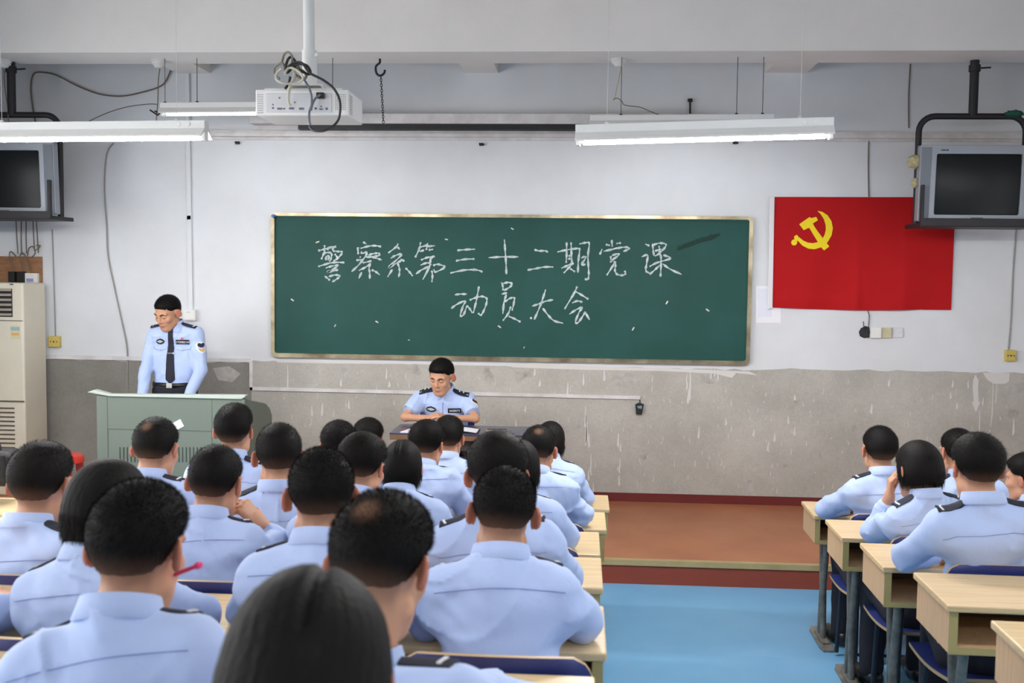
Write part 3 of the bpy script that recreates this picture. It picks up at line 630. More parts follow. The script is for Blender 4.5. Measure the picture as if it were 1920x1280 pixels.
pcable([(550,130),(552,145),(545,158),(541,175),(541,192),(545,198)], .007, CW, -4.04)
pcable([(565,140),(572,152),(580,166),(584,180),(584,196),(580,210),(580,225),(582,235)], .005, mat('slate_cable', srgb(96,102,110), .6), -4.045)
pcable([(600,178),(592,184),(586,195),(583,207)], .005, mat('slate_cable', srgb(96,102,110), .6), -4.05)
pcable([(544,144),(541,157),(535,166)], .006, BLACK, -4.0)
pcable([(548,120),(556,128),(566,132),(574,140),(570,148),(556,142),(550,134),(562,126)], .007, CG, -4.0)

# ------------------------------------------------------------------ televisions on hangers
def tv_set(px, Y, label_tv, label_h, mirror):
    """px = screen corners (left, top), (right, bottom) on the plane Y"""
    cx, zc = px; wd = .73; ht = .52
    t = tag(empty('television', (cx, Y, zc)), label_tv, 'television', 'tube televisions')
    g = G(); ring(g, rrect(-wd/2, -.23, wd/2, .25, .01), rrect(-.262, -.185, .262, .195, .012), -.02, .045)
    g.build('bezel', TVGREY, t, bevel=.004)
    for s in (-1, 1):
        g = G(); g.box((s*(wd/2-.036), -.022, .01), (.062, .01, .45)); g.build('speaker_strip', mat('tv_speaker', srgb(120,126,134), .6), t, bevel=.002)
    v = []; f = []; n = 12
    for j in range(n+1):
        for i in range(n+1):
            u, q = i/n*2-1, j/n*2-1; v.append((u*.263, -.018+.018*(u*u+q*q)*.5, .005+q*.191))
    for j in range(n):
        for i in range(n): a = j*(n+1)+i; f.append((a, a+1, a+n+2, a+n+1))
    g = G(); g.add(v, f); g.build('screen', GLASSD, t, smooth=180)
    g = G(); pr = [(-.30, -.22, .03), (.30, -.22, .03), (.30, .24, .03), (-.30, .24, .03), (-.285, -.21, .22), (.285, -.21, .22), (.285, .22, .22), (-.285, .22, .22), (-.17, -.15, .45), (.17, -.15, .45), (.17, .14, .45), (-.17, .14, .45)]
    g.add([(a, c_, b_) for a, b_, c_ in pr], [(0,1,5,4),(1,2,6,5),(2,3,7,6),(3,0,4,7),(4,5,9,8),(5,6,10,9),(6,7,11,10),(7,4,8,11),(8,9,10,11),(0,3,2,1)]); g.build('back_shell', mat('tv_back', srgb(58,60,64), .6), t, bevel=.01)
    g = G()
    for k in range(4): g.box((-.235+.012*k, -.0215, .218), (.008, .002, .010 if k % 2 else .007))
    for k in range(7): g.box((-.03+.011*k, -.0215, -.205), (.007, .002, .005))
    g.build('maker_mark', BLACK, t)
    g = G()
    for k in range(5): g.box((.12+.03*k, -.021, -.222), (.018, .004, .008))
    g.build('buttons', mat('tv_button', srgb(90,94,100), .5), t)
    h = tag(empty('television_hanger', (cx, Y+.1, zc-.25)), label_h, 'hanger', 'black television hangers')
    zb = zc-.245
    g = G(); g.box((0, -.03, -.008), (wd+.01, .32, .016))
    for s in (-1, 1): g.box((s*(wd/2-.006), -.175, .12), (.02, .03, .25)); g.box((s*(wd/2-.006), -.03, .004), (.02, .32, .012))
    g.box((0, -.185, .012), (wd+.01, .014, .05)); g.build('tray', BLACKM, h, bevel=.003)
    g = G(); H = .25+.45; xw = .335; rr = .1; P = [(-xw, .02, 0), (-xw, .02, H-rr)]
    P += [(-xw+rr-rr*math.cos(a), .02, H-rr+rr*math.sin(a)) for a in [i*math.pi/12 for i in range(1, 7)]]
    P += [(xw-rr+rr*math.sin(a), .02, H-rr+rr*math.cos(a)) for a in [i*math.pi/12 for i in range(0, 7)]] + [(xw, .02, 0)]
    g.tube(P, .02, 12); g.build('hoop', BLACKM, h, smooth=40)
    KT = 1.18; tz = (3.69-zc)/KT+.25; g = G(); g.tube([(0, .02, H), (0, .02, tz)], .028, 14); g.tube([(0, .02, tz-.07), (0, .02, tz-.03)], .036, 14); g.tube([(0, .02, tz-.05), (.1, .02, tz-.045)], .006, 6); g.build('post', BLACKM, h, smooth=40)
    h.scale = (KT,)*3; t.scale = (KT,)*3; h.location.z = zc-.25*KT; h.location.y = Y+.1*KT
    return t, h
q = aty(1832, 345, -.62)
t, h = tv_set((q[0], q[2]-.01), -.62, 'silver tube television hanging at the right in front of the flag corner', 'black pipe hanger carrying the right television', 1)
q2 = aty(79, 335, -.62)
t2, h2 = tv_set((q2[0]-.318, q2[2]-.01), -.62, 'silver tube television at the left above the wooden board', 'black pipe hanger carrying the left television', -1)
t.rotation_euler = (R_(3), 0, 0); t2.rotation_euler = (R_(3), 0, 0)
RAG = mat('yellow_rag', srgb(188,180,140), .9, noise=.3, nscale=50)
for (px, py, s, lab, m, nm) in ((1716,303,.05,'pale paper wad stuck on the upper left side of the right television hanger', RAG, 'paper_wad'), (1717,343,.035,'lower pale paper wad on the side of the right television hanger', RAG, 'paper_wad'), (1902,213,.05,'green rag tied on top of the right television hoop', mat('green_rag', srgb(26,84,66), .8), 'green_rag')):
    P = aty(px, py, -.58 if nm == 'paper_wad' else -.5); bm = bmesh.new(); bmesh.ops.create_icosphere(bm, subdivisions=3, radius=s)
    for v_ in bm.verts: v_.co *= 1+.28*math.sin(v_.co.x*150+v_.co.z*90)*math.cos(v_.co.y*120+px)
    if nm == 'green_rag':
        for v_ in bm.verts: v_.co.z *= .5; v_.co.x *= 1.3
    me = bpy.data.meshes.new(nm); bm.to_mesh(me); bm.free(); me.materials.append(m); me.polygons.foreach_set('use_smooth', [True]*len(me.polygons))
    o_ = bpy.data.objects.new(nm, me); COL.objects.link(o_); o_.location = tuple(P); tag(o_, lab, 'rag')

# ------------------------------------------------------------------ air conditioner, wooden board with plugs
ax1 = aty(44, 600, -.42)[0]; az = aty(20, 530, -.42)[2]
ac = tag(empty('air_conditioner', (ax1-.26, -.24, PZ)), 'tall cream floor-standing air conditioner cut by the left edge', 'air conditioner')
H = az-PZ
g = G(); g.box((0, 0, H/2), (.52, .36, H)); g.build('cabinet', CREAM, ac, bevel=.015, smooth=40)
def acz(py): return aty(20, py, -.42)[2]-PZ
g = G(); g.box((-.03, -.184, (acz(541)+acz(594))/2), (.40, .006, acz(541)-acz(594))); g.build('outlet_opening', BLACK, ac, bevel=.003)
g = G()
for k in range(6): g.box((-.03, -.19, acz(594)+.02+(acz(541)-acz(594)-.03)*k/5), (.39, .012, .016), Euler((R_(25), 0, R_(0))).to_matrix())
g.build('louvre', mat('louvre_beige', srgb(178,168,156), .5), ac)
g = G(); g.box((0, -.182, acz(601)), (.51, .004, .006)); g.box((0, -.183, acz(752)), (.51, .006, .012)); g.build('panel_gap', mat('gap_dark', srgb(96,88,74), .7), ac)
g = G()
for k in range(13): g.box((-.03, -.183, acz(765+8.2*k)), (.40, .006, .011))
g.build('intake_grille', mat('grille_dark', srgb(92,82,70), .7), ac)
g = G(); g.box((.19, -.182, acz(623)), (.075, .004, .11)); g.box((.19, -.1845, acz(616)), (.075, .002, .03), None, 1); g.box((.19, -.1845, acz(626)), (.06, .002, .02), None, 2); g.build('energy_sticker', [mat('sticker_pale', srgb(214,204,164), .5), mat('sticker_teal', srgb(150,184,186), .5), mat('sticker_orange', srgb(222,170,90), .5)], ac)
g = G(); g.lathe([(.001, -.186), (.018, -.186), (.02, -.18)], (.0, 0, acz(617)), 16, 0, 'y'); g.box((.165, -.182, acz(533)), (.03, .003, .012)); g.build('maker_badge', mat('badge_blue', srgb(90,100,130), .4), ac)
wbd = tag(empty('wooden_board', (0, 0, 0)), 'brown wooden board on the wall with plugs and wires beside the air conditioner', 'board')
g = G(); wb(g, 3, 481, 80, 561, -.022, -.002); g.build('plank', WOODB, wbd, bevel=.002)
for (a, b, c_, d, m, nm) in ((23,509,34,528,BLACK,'black_plug'), (39,509,52,529,BLACK,'black_plug'), (54,512,76,530,WHITEP,'circuit_breaker')):
    g = G(); wb(g, a, b, c_, d, -.065, -.02); g.build(nm, m, wbd, bevel=.004)
g = G(); wb(g, 57, 522, 70, 528, -.067, -.064); g.build('breaker_label', mat('label_blue', srgb(150,150,200), .5), wbd)
def wcab(pts, r, m, Y=-.05, nm='wire'):
    g = G(); g.tube(smooth_path([tuple(aty(a, b, Y)) for a, b in pts], 5), r, 6); g.build(nm, m, wbd, smooth=60)
for pts in ([(30,414),(32,450),(34,476)], [(40,414),(40,450),(41,478)], [(49,414),(49,445),(50,475)], [(62,414),(63,440),(65,470)], [(68,414),(70,440),(72,474)],
            [(27,510),(20,486),(18,474),(22,472),(30,480)], [(45,510),(40,488),(38,478),(43,474),(50,484),(60,512)], [(52,480),(54,466),(62,462),(66,474),(60,482)], [(64,470),(72,466),(75,460),(68,460)], [(60,530),(62,540),(52,548),(48,552)]):
    wcab(pts, .005, WIREB)
cbn = tag(empty('cable_bundle', (0, 0, 0)), 'black tangled cables hanging down the wall right of the air conditioner', 'cable')
for pts, r, Y in (([(46,552),(47,560),(47,600),(47,640),(47,700),(48,760),(48,830)], .011, -.05), ([(50,548),(52,565),(56,575),(60,590),(54,605),(51,615),(49,640),(50,690),(49,750)], .009, -.07), ([(53,570),(50,590),(47,597),(48,588),(52,585),(58,597),(53,606)], .007, -.06)):
    g = G(); g.tube(smooth_path([tuple(aty(a, b, Y)) for a, b in pts], 5), r, 6); g.build('wire', WIREK, cbn, smooth=60)

# ------------------------------------------------------------------ lectern, table, things on the stage
LY = -1.6
lx0, lx1, ltop = aty(180, 740, LY)[0], aty(459, 745, LY)[0], aty(320, 741, LY)[2]
lec = tag(empty('lectern', ((lx0+lx1)/2, LY+.35, PZ)), 'wide grey-green steel lectern with vented door at the front left', 'lectern')
cx = (lx0+lx1)/2; hw = (lx1-lx0)/2; Hh = ltop-PZ; xs = hw
g = G(); prof = [(-.35, 0), (.29, 0), (.29, Hh-.21), (.24, Hh-.155), (.14, Hh-.105), (-.10, Hh-.06), (-.24, Hh-.035), (-.33, Hh-.012), (-.35, Hh-.012)]
g.prism(prof, (-hw, 0, 0), Y3, Z3, 2*hw); g.build('body', LECT, lec, bevel=.008, smooth=40)
a = aty(165, 731, LY)[0]-cx
g = G(); g.prism([(a, Hh+.012), (a+.16, Hh-.014), (xs-.02, Hh-.016), (xs+.012, Hh+.004), (xs+.008, Hh+.014), (a+.16, Hh+.002), (a+.05, Hh+.03)], (0, -.365, 0), X3, Z3, -.06); g.build('top_lip', LECTT, lec, bevel=.004)
p0, p1 = aty(202, 803, LY), aty(398, 900, LY)
g = G(); dx0, dx1, dz1 = p0[0]-cx, p1[0]-cx, p0[2]-PZ
for bx in ((dx0, .08, dx1, .084), (dx0, dz1-.004, dx1, dz1)): g.bb((bx[0], -.353, bx[1]), (bx[2], -.349, bx[3]))
for xx in (dx0, dx1): g.bb((xx-.002, -.353, .08), (xx+.002, -.349, dz1))
g.bb((dx0-.002, -.352, dz1), (dx0, -.349, Hh-.02)); g.bb((dx1, -.352, dz1), (dx1+.002, -.349, Hh-.02))
g.build('door_gap', mat('gap_grey', srgb(84,92,82), .7), lec)
g = G()
for k in range(25):
    px = 225+6.9*k; q = aty(px, 838, LY); r_ = aty(px, 866, LY); g.bb((q[0]-cx-.003, -.354, r_[2]-PZ), (q[0]-cx+.003, -.349, q[2]-PZ))
g.build('vent_slots', mat('slot_dark', srgb(52,58,52), .7), lec)
q = aty(334, 796, LY); g = G(); g.box((q[0]-cx, -.353, q[2]-PZ), (.068, .003, .056), Euler((0, R_(-28), 0)).to_matrix()); tk = g.build('paper_sticker', PAPER, lec)

TZ = .92; ta = atz(730, 811, TZ); TY = float(ta[1]); tx0 = float(ta[0]); tx1 = 2.46
tb = tag(empty('table', ((tx0+tx1)/2, TY+.22, PZ)), 'dark-topped wooden table in front of the seated officer', 'table')
hw = (tx1-tx0)/2; th = TZ-PZ
g = G(); g.box((0, 0, th-.006), (2*hw, .44, .012)); g.build('tabletop', TABLE, tb, bevel=.003)
g = G(); g.box((0, 0, th-.03), (2*hw-.004, .436, .036)); g.build('top_edge', TABLEE, tb, bevel=.003)
g = G(); g.box((0, -.16, th-.09), (2*hw-.1, .02, .07)); g.box((0, .18, th-.09), (2*hw-.1, .02, .07)); g.build('apron', mat('dark_wood', srgb(46,36,34), .6), tb)
for sx in (-1, 1):
    for sy in (-1, 1):
        g = G(); g.box((sx*(hw-.1), sy*.17, (th-.05)/2), (.04, .04, th-.05)); g.build('leg', mat('dark_wood', srgb(46,36,34), .6), tb, bevel=.004)
def onT(px, py): p = atz(px, py, TZ); return p
nb = tag(empty('open_notebook', (1.60, TY+.13, TZ)), 'open white notebook with dark cover in front of the seated officer', 'book')
g = G()
for s in (-1, 1):
    v = []; f = []
    for i in range(9):
        u = i/8
        for yv in (-.095, .095):
            v.append((s*u*.2, yv, .006+.016*math.sin(u*math.pi)**.8*(1-u*.6)))
    for i in range(8): f.append((2*i, 2*i+2, 2*i+3, 2*i+1))
    g.add(v, f)
g.build('pages', PAPER, nb, smooth=60)
g = G(); g.box((0, 0, .0025), (.42, .2, .005)); g.build('cover', NAVY, nb)
nb.location.x = float(onT(845, 806)[0])
g = G(); g.box((0, 0, .002), (.10, .21, .004)); p = onT(775, 806)
o_ = tag(g.build('paper_stack', PAPER, loc=(p[0], TY+.12, TZ)), 'white papers at the left of the table by the officer elbow', 'paper'); o_.rotation_euler = (0, 0, R_(-14))
ph = tag(empty('phone', (float(onT(934, 804)[0]), TY+.16, TZ+.004)), 'phone lying in a pale case on the table right of the notebook', 'phone')
g = G(); g.box((0, 0, .006), (.15, .075, .012)); g.build('case', mat('phone_case', srgb(156,136,120), .4), ph, bevel=.004)
g = G(); g.box((0, 0, .0125), (.138, .066, .002)); g.build('screen', GLASSD, ph)
# red plastic stool at the stage foot behind the left student
q = aty(122, 870, -2.05); st_ = tag(empty('plastic_stool', (q[0], -2.05, 0)), 'red plastic stool standing before the stage at the left', 'stool')
zt_ = float(aty(145, 852, -2.05)[2])
g = G(); g.lathe([(.001, zt_-.005), (.12, zt_-.004), (.135, zt_-.015), (.14, zt_-.05), (.125, zt_-.052), (.12, zt_-.02), (.001, zt_-.02)], (-.02, 0, 0), 28); g.build('seat', RED, st_, smooth=50)
for k in range(4):
    a = k*math.pi/2+.78; g = G(); g.tube([(-.02+.11*math.cos(a), .11*math.sin(a), zt_-.03), (-.02+.15*math.cos(a), .15*math.sin(a), .0)], [.026, .02], 10); g.build('leg', RED, st_, smooth=50)

q = atz(4, 913, .93); bg_ = tag(empty('black_bag', (q[0]-.12, q[1]+.02, .932)), 'black bag with small white marks on the desk at the far left', 'bag')
g = G(); g.box((0, .04, .09), (.34, .16, .18)); g.build('bag_body', mat('bag_nylon', srgb(20,20,22), .6, bump=.2, bscale=80), bg_, bevel=.03, smooth=60)
g = G(); g.box((0, -.045, .11), (.30, .02, .12)); g.build('front_pocket', mat('bag_nylon', srgb(20,20,22), .6), bg_, bevel=.008)
g = G()
for dx, w_ in ((.085, .014), (.105, .018)): g.prism([(dx, .075), (dx+w_, .075), (dx+w_+.008, .105), (dx+.008, .105)], (0, -.0585, 0), X3, Z3, .002)
g.prism([(.085, .125), (.10, .13), (.11, .12), (.105, .118), (.098, .124)], (0, -.0585, 0), X3, Z3, .002); g.build('bag_mark', SKINW, bg_)
g = G(); g.tube(smooth_path([(-.09, .02, .17), (-.07, .02, .22), (.07, .02, .22), (.09, .02, .17)], 6), .008, 8); g.build('bag_handle', BLACK, bg_, smooth=50)

# ------------------------------------------------------------------ desks and chairs
def make_desk(W):
    D = .37; r = empty('school_desk', (0, 0, 0))
    g = G(); g.box((W/2, -D/2, .739), (W, D, .022)); g.build('desktop', [BEECH], r, bevel=.004)
    for x in (.022, W-.022, W/2):
        g = G(); g.box((x, -D/2-.004, .66), (.022, D-.03, .135)); g.box((x, -D+.0115, .66), (.027, .006, .1345), None, 1); g.build('side_panel', [BEECHP, EDGE], r)
    g = G(); g.box((W/2, -D/2-.004, .602), (W-.026, D-.03, .018)); g.box((W/2, -D+.0112, .602), (W-.0215, .006, .021), None, 1); g.build('shelf', [BEECHP, EDGE], r)
    g = G(); g.box((W/2, -.024, .665), (W-.03, .014, .13)); g.build('front_panel', mat('shade_brown_panel', srgb(84,66,48), .6, noise=.2, nscale=6), r)  # dark brown paints in the shade of the desk's open inside
    for x in (.10, W-.10):
        g = G(); g.tube([(x, -.12, .594), (x, -.16, .3), (x, -.13, .02)], .017, 10, sx=.7); g.tube([(x, -.24, .594), (x, -.19, .3), (x, -.215, .02)], .017, 10, sx=.7)
        lg = g.build('leg', STEEL, r, smooth=50)
        g = G(); P = [(-.03, -.21), (.03, -.21), (.04, -.15), (.04, .13), (.022, .19), (-.022, .19), (-.04, .13), (-.04, -.15)]
        g.prism(P, (x, -.17, 0), X3, Y3, .012); g.prism([(.55*a, .6*b) for a, b in P], (x, -.17, .012), X3, Y3, .014); g.build('foot', STEEL, lg, bevel=.003)
    return r
def make_chair():
    r = empty('school_chair', (0, 0, 0))            # origin under the seat centre, facing +y
    def slab(pts_fn, nu, nv, th):
        v = []; f = []
        for L in (0, 1):
            for j in range(nv+1):
                for i in range(nu+1): v.append(pts_fn(i/nu, j/nv, L*th))
        K = (nu+1)*(nv+1)
        for j in range(nv):
            for i in range(nu):
                a = j*(nu+1)+i; f += [(a, a+1, a+nu+2, a+nu+1), (K+a, K+a+nu+1, K+a+nu+2, K+a+1)]
        edge = []
        for i in range(nu): edge += [(i, i+1, K+i+1, K+i), (nv*(nu+1)+i, K+nv*(nu+1)+i, K+nv*(nu+1)+i+1, nv*(nu+1)+i+1)]
        for j in range(nv): a = j*(nu+1); edge += [(a, K+a, K+a+nu+1, a+nu+1), (a+nu, a+2*nu+1, K+a+2*nu+1, K+a+nu)]
        return v, f, edge
    def seat_pt(u, t, d):
        x = (u-.5)*.40*(1-.1*(1-t)**3); y = -.19+.38*t; return (x, y, .425-.03*math.sin(t*math.pi*.9)*.5-.01*(t > .9)*(t-.9)*20*0+.015-d)
    v, f, e = slab(seat_pt, 12, 10, .014); g = G(); g.add(v, f, 0); g.add(v, e, 1); g.build('seat', [SEATB, SEATE], r, smooth=50)
    def back_pt(u, t, d):
        s = 2*u-1; cor = max(0, t-.72)/.28; half = .215*(.78+.22*math.sqrt(max(0., 1-cor*cor))); x = s*half
        return (x, -.215-.045*(t-.3)+.035*s*s - .012 + d, .56+.31*t*(1-.035*s*s))
    v, f, e = slab(back_pt, 18, 22, .014); g = G(); g.add(v, f, 0); g.add(v, e, 1); g.build('backrest', [SEATB, SEATE], r, smooth=50)
    for s in (-1, 1):
        g = G(); g.tube(smooth_path([(s*.15, -.19, .02), (s*.15, -.19, .3), (s*.15, -.20, .42), (s*.15, -.215, .58), (s*.15, -.225, .80)], 5), .011, 8); g.build('back_tube', DKSTEEL, r, smooth=50)
        g = G(); g.tube([(s*.16, .15, .02), (s*.15, .13, .41)], .011, 8); g.tube([(s*.15, .14, .41), (s*.15, -.2, .41)], .010, 8); g.build('leg', DKSTEEL, r, smooth=50)
    g = G(); g.tube([(-.15, -.19, .13), (.15, -.19, .13)], .008, 8); g.tube([(-.15, .13, .40), (.15, .13, .40)], .008, 8); g.build('stretcher', DKSTEEL, r, smooth=50)
    return r
ORD = ['front', 'second', 'third', 'fourth', 'fifth', 'sixth', 'seventh']
DW = 1.2
desk0 = None
def place_desk(x, y, row, rz, label, group):
    global desk0
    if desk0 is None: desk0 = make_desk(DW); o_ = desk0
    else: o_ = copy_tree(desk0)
    o_.location = (x, y, floor_z(row)); o_.rotation_euler = (0, 0, rz); tag(o_, label, 'desk', group); return o_
for i in range(6):
    for k, nm in ((0, 'next to the aisle'), (1, 'in the middle of the row'), (2, 'at the wall end of the row')):
        if (i == 0 and k == 2): continue
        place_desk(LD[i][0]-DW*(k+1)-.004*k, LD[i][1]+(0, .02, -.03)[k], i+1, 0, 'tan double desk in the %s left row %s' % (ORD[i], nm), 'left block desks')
for i in range(5):
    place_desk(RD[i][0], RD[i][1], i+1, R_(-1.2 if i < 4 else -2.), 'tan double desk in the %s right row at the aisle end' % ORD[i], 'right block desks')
chair0 = None
def place_chair(x, row, back_y, label, group, rz=0.):
    global chair0
    if chair0 is None: chair0 = make_chair(); o_ = chair0
    else: o_ = copy_tree(chair0)
    o_.location = (x, back_y+.25, floor_z(row)); o_.rotation_euler = (0, 0, rz); tag(o_, label, 'chair', group); return o_
print('static built', round(time.time()-T0, 1))
# ------------------------------------------------------------------ people: bodies grown as one smooth surface
def sstep(a, b, x):
    t = np.clip((x-a)/(b-a), 0, 1); return t*t*(3-2*t)
def smin(a, b, k):
    h = np.clip(.5+.5*(b-a)/k, 0, 1); return b+(a-b)*h - k*h*(1-h)
def rcone(P, a, b, ra, rb):
    a = np.asarray(a, float); ba = np.asarray(b, float)-a; pa = P-a; L2 = max(float(ba@ba), 1e-9)
    h = np.clip((pa@ba)/L2, 0, 1); q = pa-h[:, None]*ba
    return np.sqrt((q*q).sum(1)) - (ra+(rb-ra)*h)
def ell(P, c, r, M=None):
    q = P-np.asarray(c, float)
    if M is not None: q = q @ M
    r = np.asarray(r, float); k0 = np.sqrt(((q/r)**2).sum(1)); k1 = np.sqrt(((q/(r*r))**2).sum(1))
    return k0*(k0-1)/np.maximum(k1, 1e-6)
def grow(f, lo, hi, h):
    """surface nets over a sparse grid -> vertices, quads"""
    lo = np.asarray(lo, float); n = np.ceil((np.asarray(hi)-lo)/h).astype(int); B = 8
    nb = (n+B-1)//B; n = nb*B
    ci = np.stack(np.meshgrid(*[np.arange(k) for k in nb], indexing='ij'), -1).reshape(-1, 3)
    dc = f(lo+(ci*B+(B-1)/2)*h); rad = h*B*.87
    V = np.empty(tuple(n), np.float32); Vb = V.reshape(nb[0], B, nb[1], B, nb[2], B)
    Vb[:] = (np.sign(dc)*9.).reshape(nb[0], 1, nb[1], 1, nb[2], 1)
    keep = np.where(np.abs(dc) < rad*1.5+.02)[0]
    oi = np.stack(np.meshgrid(*[np.arange(B)]*3, indexing='ij'), -1).reshape(-1, 3)
    for s in range(0, len(keep), 400):
        kk = ci[keep[s:s+400]]; I = (kk[:, None]*B+oi[None]).reshape(-1, 3); V[I[:, 0], I[:, 1], I[:, 2]] = f(lo+I*h)
    S = V < 0
    cnt = np.zeros(tuple(n-1), np.int8)
    for dx in (0, 1):
        for dy in (0, 1):
            for dz in (0, 1): cnt += S[dx:n[0]-1+dx, dy:n[1]-1+dy, dz:n[2]-1+dz]
    act = np.argwhere((cnt > 0) & (cnt < 8)); idx = -np.ones(tuple(n-1), np.int32); idx[act[:, 0], act[:, 1], act[:, 2]] = np.arange(len(act))
    acc = np.zeros((len(act), 3)); num = np.zeros(len(act))
    cor = [(a, b, c) for a in (0, 1) for b in (0, 1) for c in (0, 1)]
    val = {c: V[act[:, 0]+c[0], act[:, 1]+c[1], act[:, 2]+c[2]].astype(float) for c in cor}
    for a in cor:
        for ax in range(3):
            if a[ax]: continue
            b = list(a); b[ax] = 1; b = tuple(b); va, vb = val[a], val[b]; m = (va < 0) != (vb < 0); t = np.where(m, va/np.where(m, va-vb, 1), 0)
            p = np.tile(np.array(a, float), (len(act), 1)); p[:, ax] = t; acc += p*m[:, None]; num += m
    verts = lo+(act+acc/np.maximum(num, 1)[:, None])*h
    quads = []
    for ax in range(3):
        o1, o2 = (ax+1) % 3, (ax+2) % 3
        sl0 = [slice(1, n[k]-1) for k in range(3)]; sl0[ax] = slice(0, n[ax]-1); sl1 = list(sl0); sl1[ax] = slice(1, n[ax])
        d = S[tuple(sl0)] != S[tuple(sl1)]; E = np.argwhere(d); E[:, o1] += 1; E[:, o2] += 1
        flip = S[E[:, 0], E[:, 1], E[:, 2]]
        def at(d1, d2):
            q = E.copy(); q[:, o1] -= d1; q[:, o2] -= d2; return idx[q[:, 0], q[:, 1], q[:, 2]]
        q = np.stack([at(1, 1), at(0, 1), at(0, 0), at(1, 0)], 1); q[~flip] = q[~flip][:, ::-1]; quads.append(q)
    Q = np.concatenate(quads); Q = Q[(Q >= 0).all(1)]
    return verts, Q
def add_mesh(name, V, Q, m, parent=None, col=None, tris=None):
    me = bpy.data.meshes.new(name); nT = 0 if tris is None else len(tris)
    me.vertices.add(len(V)); me.vertices.foreach_set('co', np.ascontiguousarray(V, np.float32).ravel())
    nl = len(Q)*4+nT*3; me.loops.add(nl); li = Q.ravel()
    st = np.arange(len(Q))*4
    if nT: li = np.concatenate([li, tris.ravel()]); st = np.concatenate([st, len(Q)*4+np.arange(nT)*3])
    me.loops.foreach_set('vertex_index', li.astype(np.int32)); me.polygons.add(len(Q)+nT); me.polygons.foreach_set('loop_start', st.astype(np.int32))
    me.polygons.foreach_set('use_smooth', np.ones(len(Q)+nT, bool)); me.update(calc_edges=True); me.validate()
    if col is not None:
        a = me.color_attributes.new('Col', 'FLOAT_COLOR', 'POINT'); c4 = np.ones((len(V), 4), np.float32); c4[:, :3] = col; a.data.foreach_set('color', c4.ravel())
    me.materials.append(m); o = bpy.data.objects.new(name, me); COL.objects.link(o)
    if parent is not None: o.parent = parent
    return o
def rotm(pitch, yaw, roll=0.):
    """pitch down > 0, yaw to the person's left > 0; columns are the head's right, forward and up"""
    return np.array((Matrix.Rotation(R_(yaw), 3, 'Z') @ Matrix.Rotation(R_(-pitch), 3, 'X') @ Matrix.Rotation(R_(roll), 3, 'Y')))
def nrm(v): v = np.asarray(v, float); return v/np.linalg.norm(v)
def cranium(q, t=0.):
    d = ell(q, (0, -.012, .033), (.0755+t, .096+t, .088+t))
    return smin(d, ell(q, (0, -.045, .012), (.064+t, .058+t, .066+t)), .03)
def face(q, d, s=1.):
    d = smin(d, ell(q, (0, .034, -.045), (.060, .062, .074)), .03)
    d = smin(d, ell(q, (0, .066, -.098), (.027, .024, .019)), .025)
    d = smin(d, rcone(q, (-.05, .012, -.07), (-.022, .062, -.098), .017, .016), .025)
    d = smin(d, rcone(q, (.05, .012, -.07), (.022, .062, -.098), .017, .016), .025)
    ax = np.stack([np.abs(q[:, 0]), q[:, 1], q[:, 2]], 1)
    d = smin(d, ell(ax, (.046, .062, -.022), (.018, .02, .018)), .02)                     # cheek bone
    d = smin(d, rcone(ax, (.012, .089, .027), (.05, .074, .026), .008, .008), .014)       # brow
    d = -smin(-d, ell(ax, (.031, .094, .008), (.017, .012, .010)), .012)                  # socket
    d = smin(d, ell(ax, (.031, .074, .006), (.0155, .0135, .0125)), .004)                 # lid over the eye
    d = smin(d, rcone(q, (0, .090, .016), (0, .107, -.024), .0075, .0105), .012)          # nose
    d = smin(d, ell(ax, (.0125, .096, -.030), (.0085, .011, .0075)), .007)
    d = smin(d, rcone(ax, (0, .0965, -.0575), (.020, .088, -.060), .0062, .004), .006)     # lips
    d = smin(d, rcone(ax, (0, .0945, -.068), (.017, .088, -.066), .0068, .004), .006)
    d = -smin(-d, rcone(ax, (0, .1035, -.0625), (.021, .094, -.0625), .0016, .001), .003)
    return d
def ears(q, d):
    ax = np.stack([np.abs(q[:, 0]), q[:, 1], q[:, 2]], 1)
    E = np.array(Matrix.Rotation(R_(38), 3, 'Z')) @ np.array(Matrix.Rotation(R_(-12), 3, 'X'))
    e = ell(ax, (.0875, -.015, -.004), (.0078, .0215, .034), E)
    e = -smin(-e, ell(ax, (.0985, -.006, .0), (.009, .0135, .023), E), .005)
    e = smin(e, ell(ax, (.080, -.004, -.024), (.006, .009, .011)), .006)
    return smin(d, e, .007)
def hand_groups(W, d, n, side, curl, spread=1., thumb=1., length=1.):
    """wrist, finger direction, back-of-hand normal; five separate fingers and a thumb"""
    d, n = nrm(d), nrm(n); n = nrm(n-d*(n@d)); l = np.cross(d, n)*side
    pr = []; W = np.asarray(W, float); L = length
    for k, (o, ln, r) in enumerate(((.030, .088, .0115), (.010, .092, .012), (-.010, .088, .0115), (-.028, .080, .0105))):
        kn = W + d*ln*L + l*o*spread; pr.append(('p', W+l*o*.55+d*.012, kn, .0145, r))
        fl = (.072, .081, .074, .057)[k]*L; p = kn; dd = d
        for j, (fr, r0, r1) in enumerate(((.46, .0092, .0083), (.30, .0083, .0076), (.24, .0076, .0064))):
            a = R_(curl*(.8, 1.1, .7)[j]*(1+.07*k)); dd = nrm(dd*math.cos(a) - n*math.sin(a)); q = p+dd*fl*fr; pr.append(('f', p, q, r0, r1)); p = q
    b = W + d*.02 + l*.024; t1 = b + (d*.55+l*.62-n*.35*thumb)*.045; t2 = t1 + nrm(d*.9+l*.12-n*.35*thumb)*.034; t3 = t2 + nrm(d*.95-l*.1-n*.4*thumb)*.026
    pr += [('p', b, t1, .0155, .0125), ('f', t1, t2, .0118, .0102), ('f', t2, t3, .0102, .0082)]
    return pr
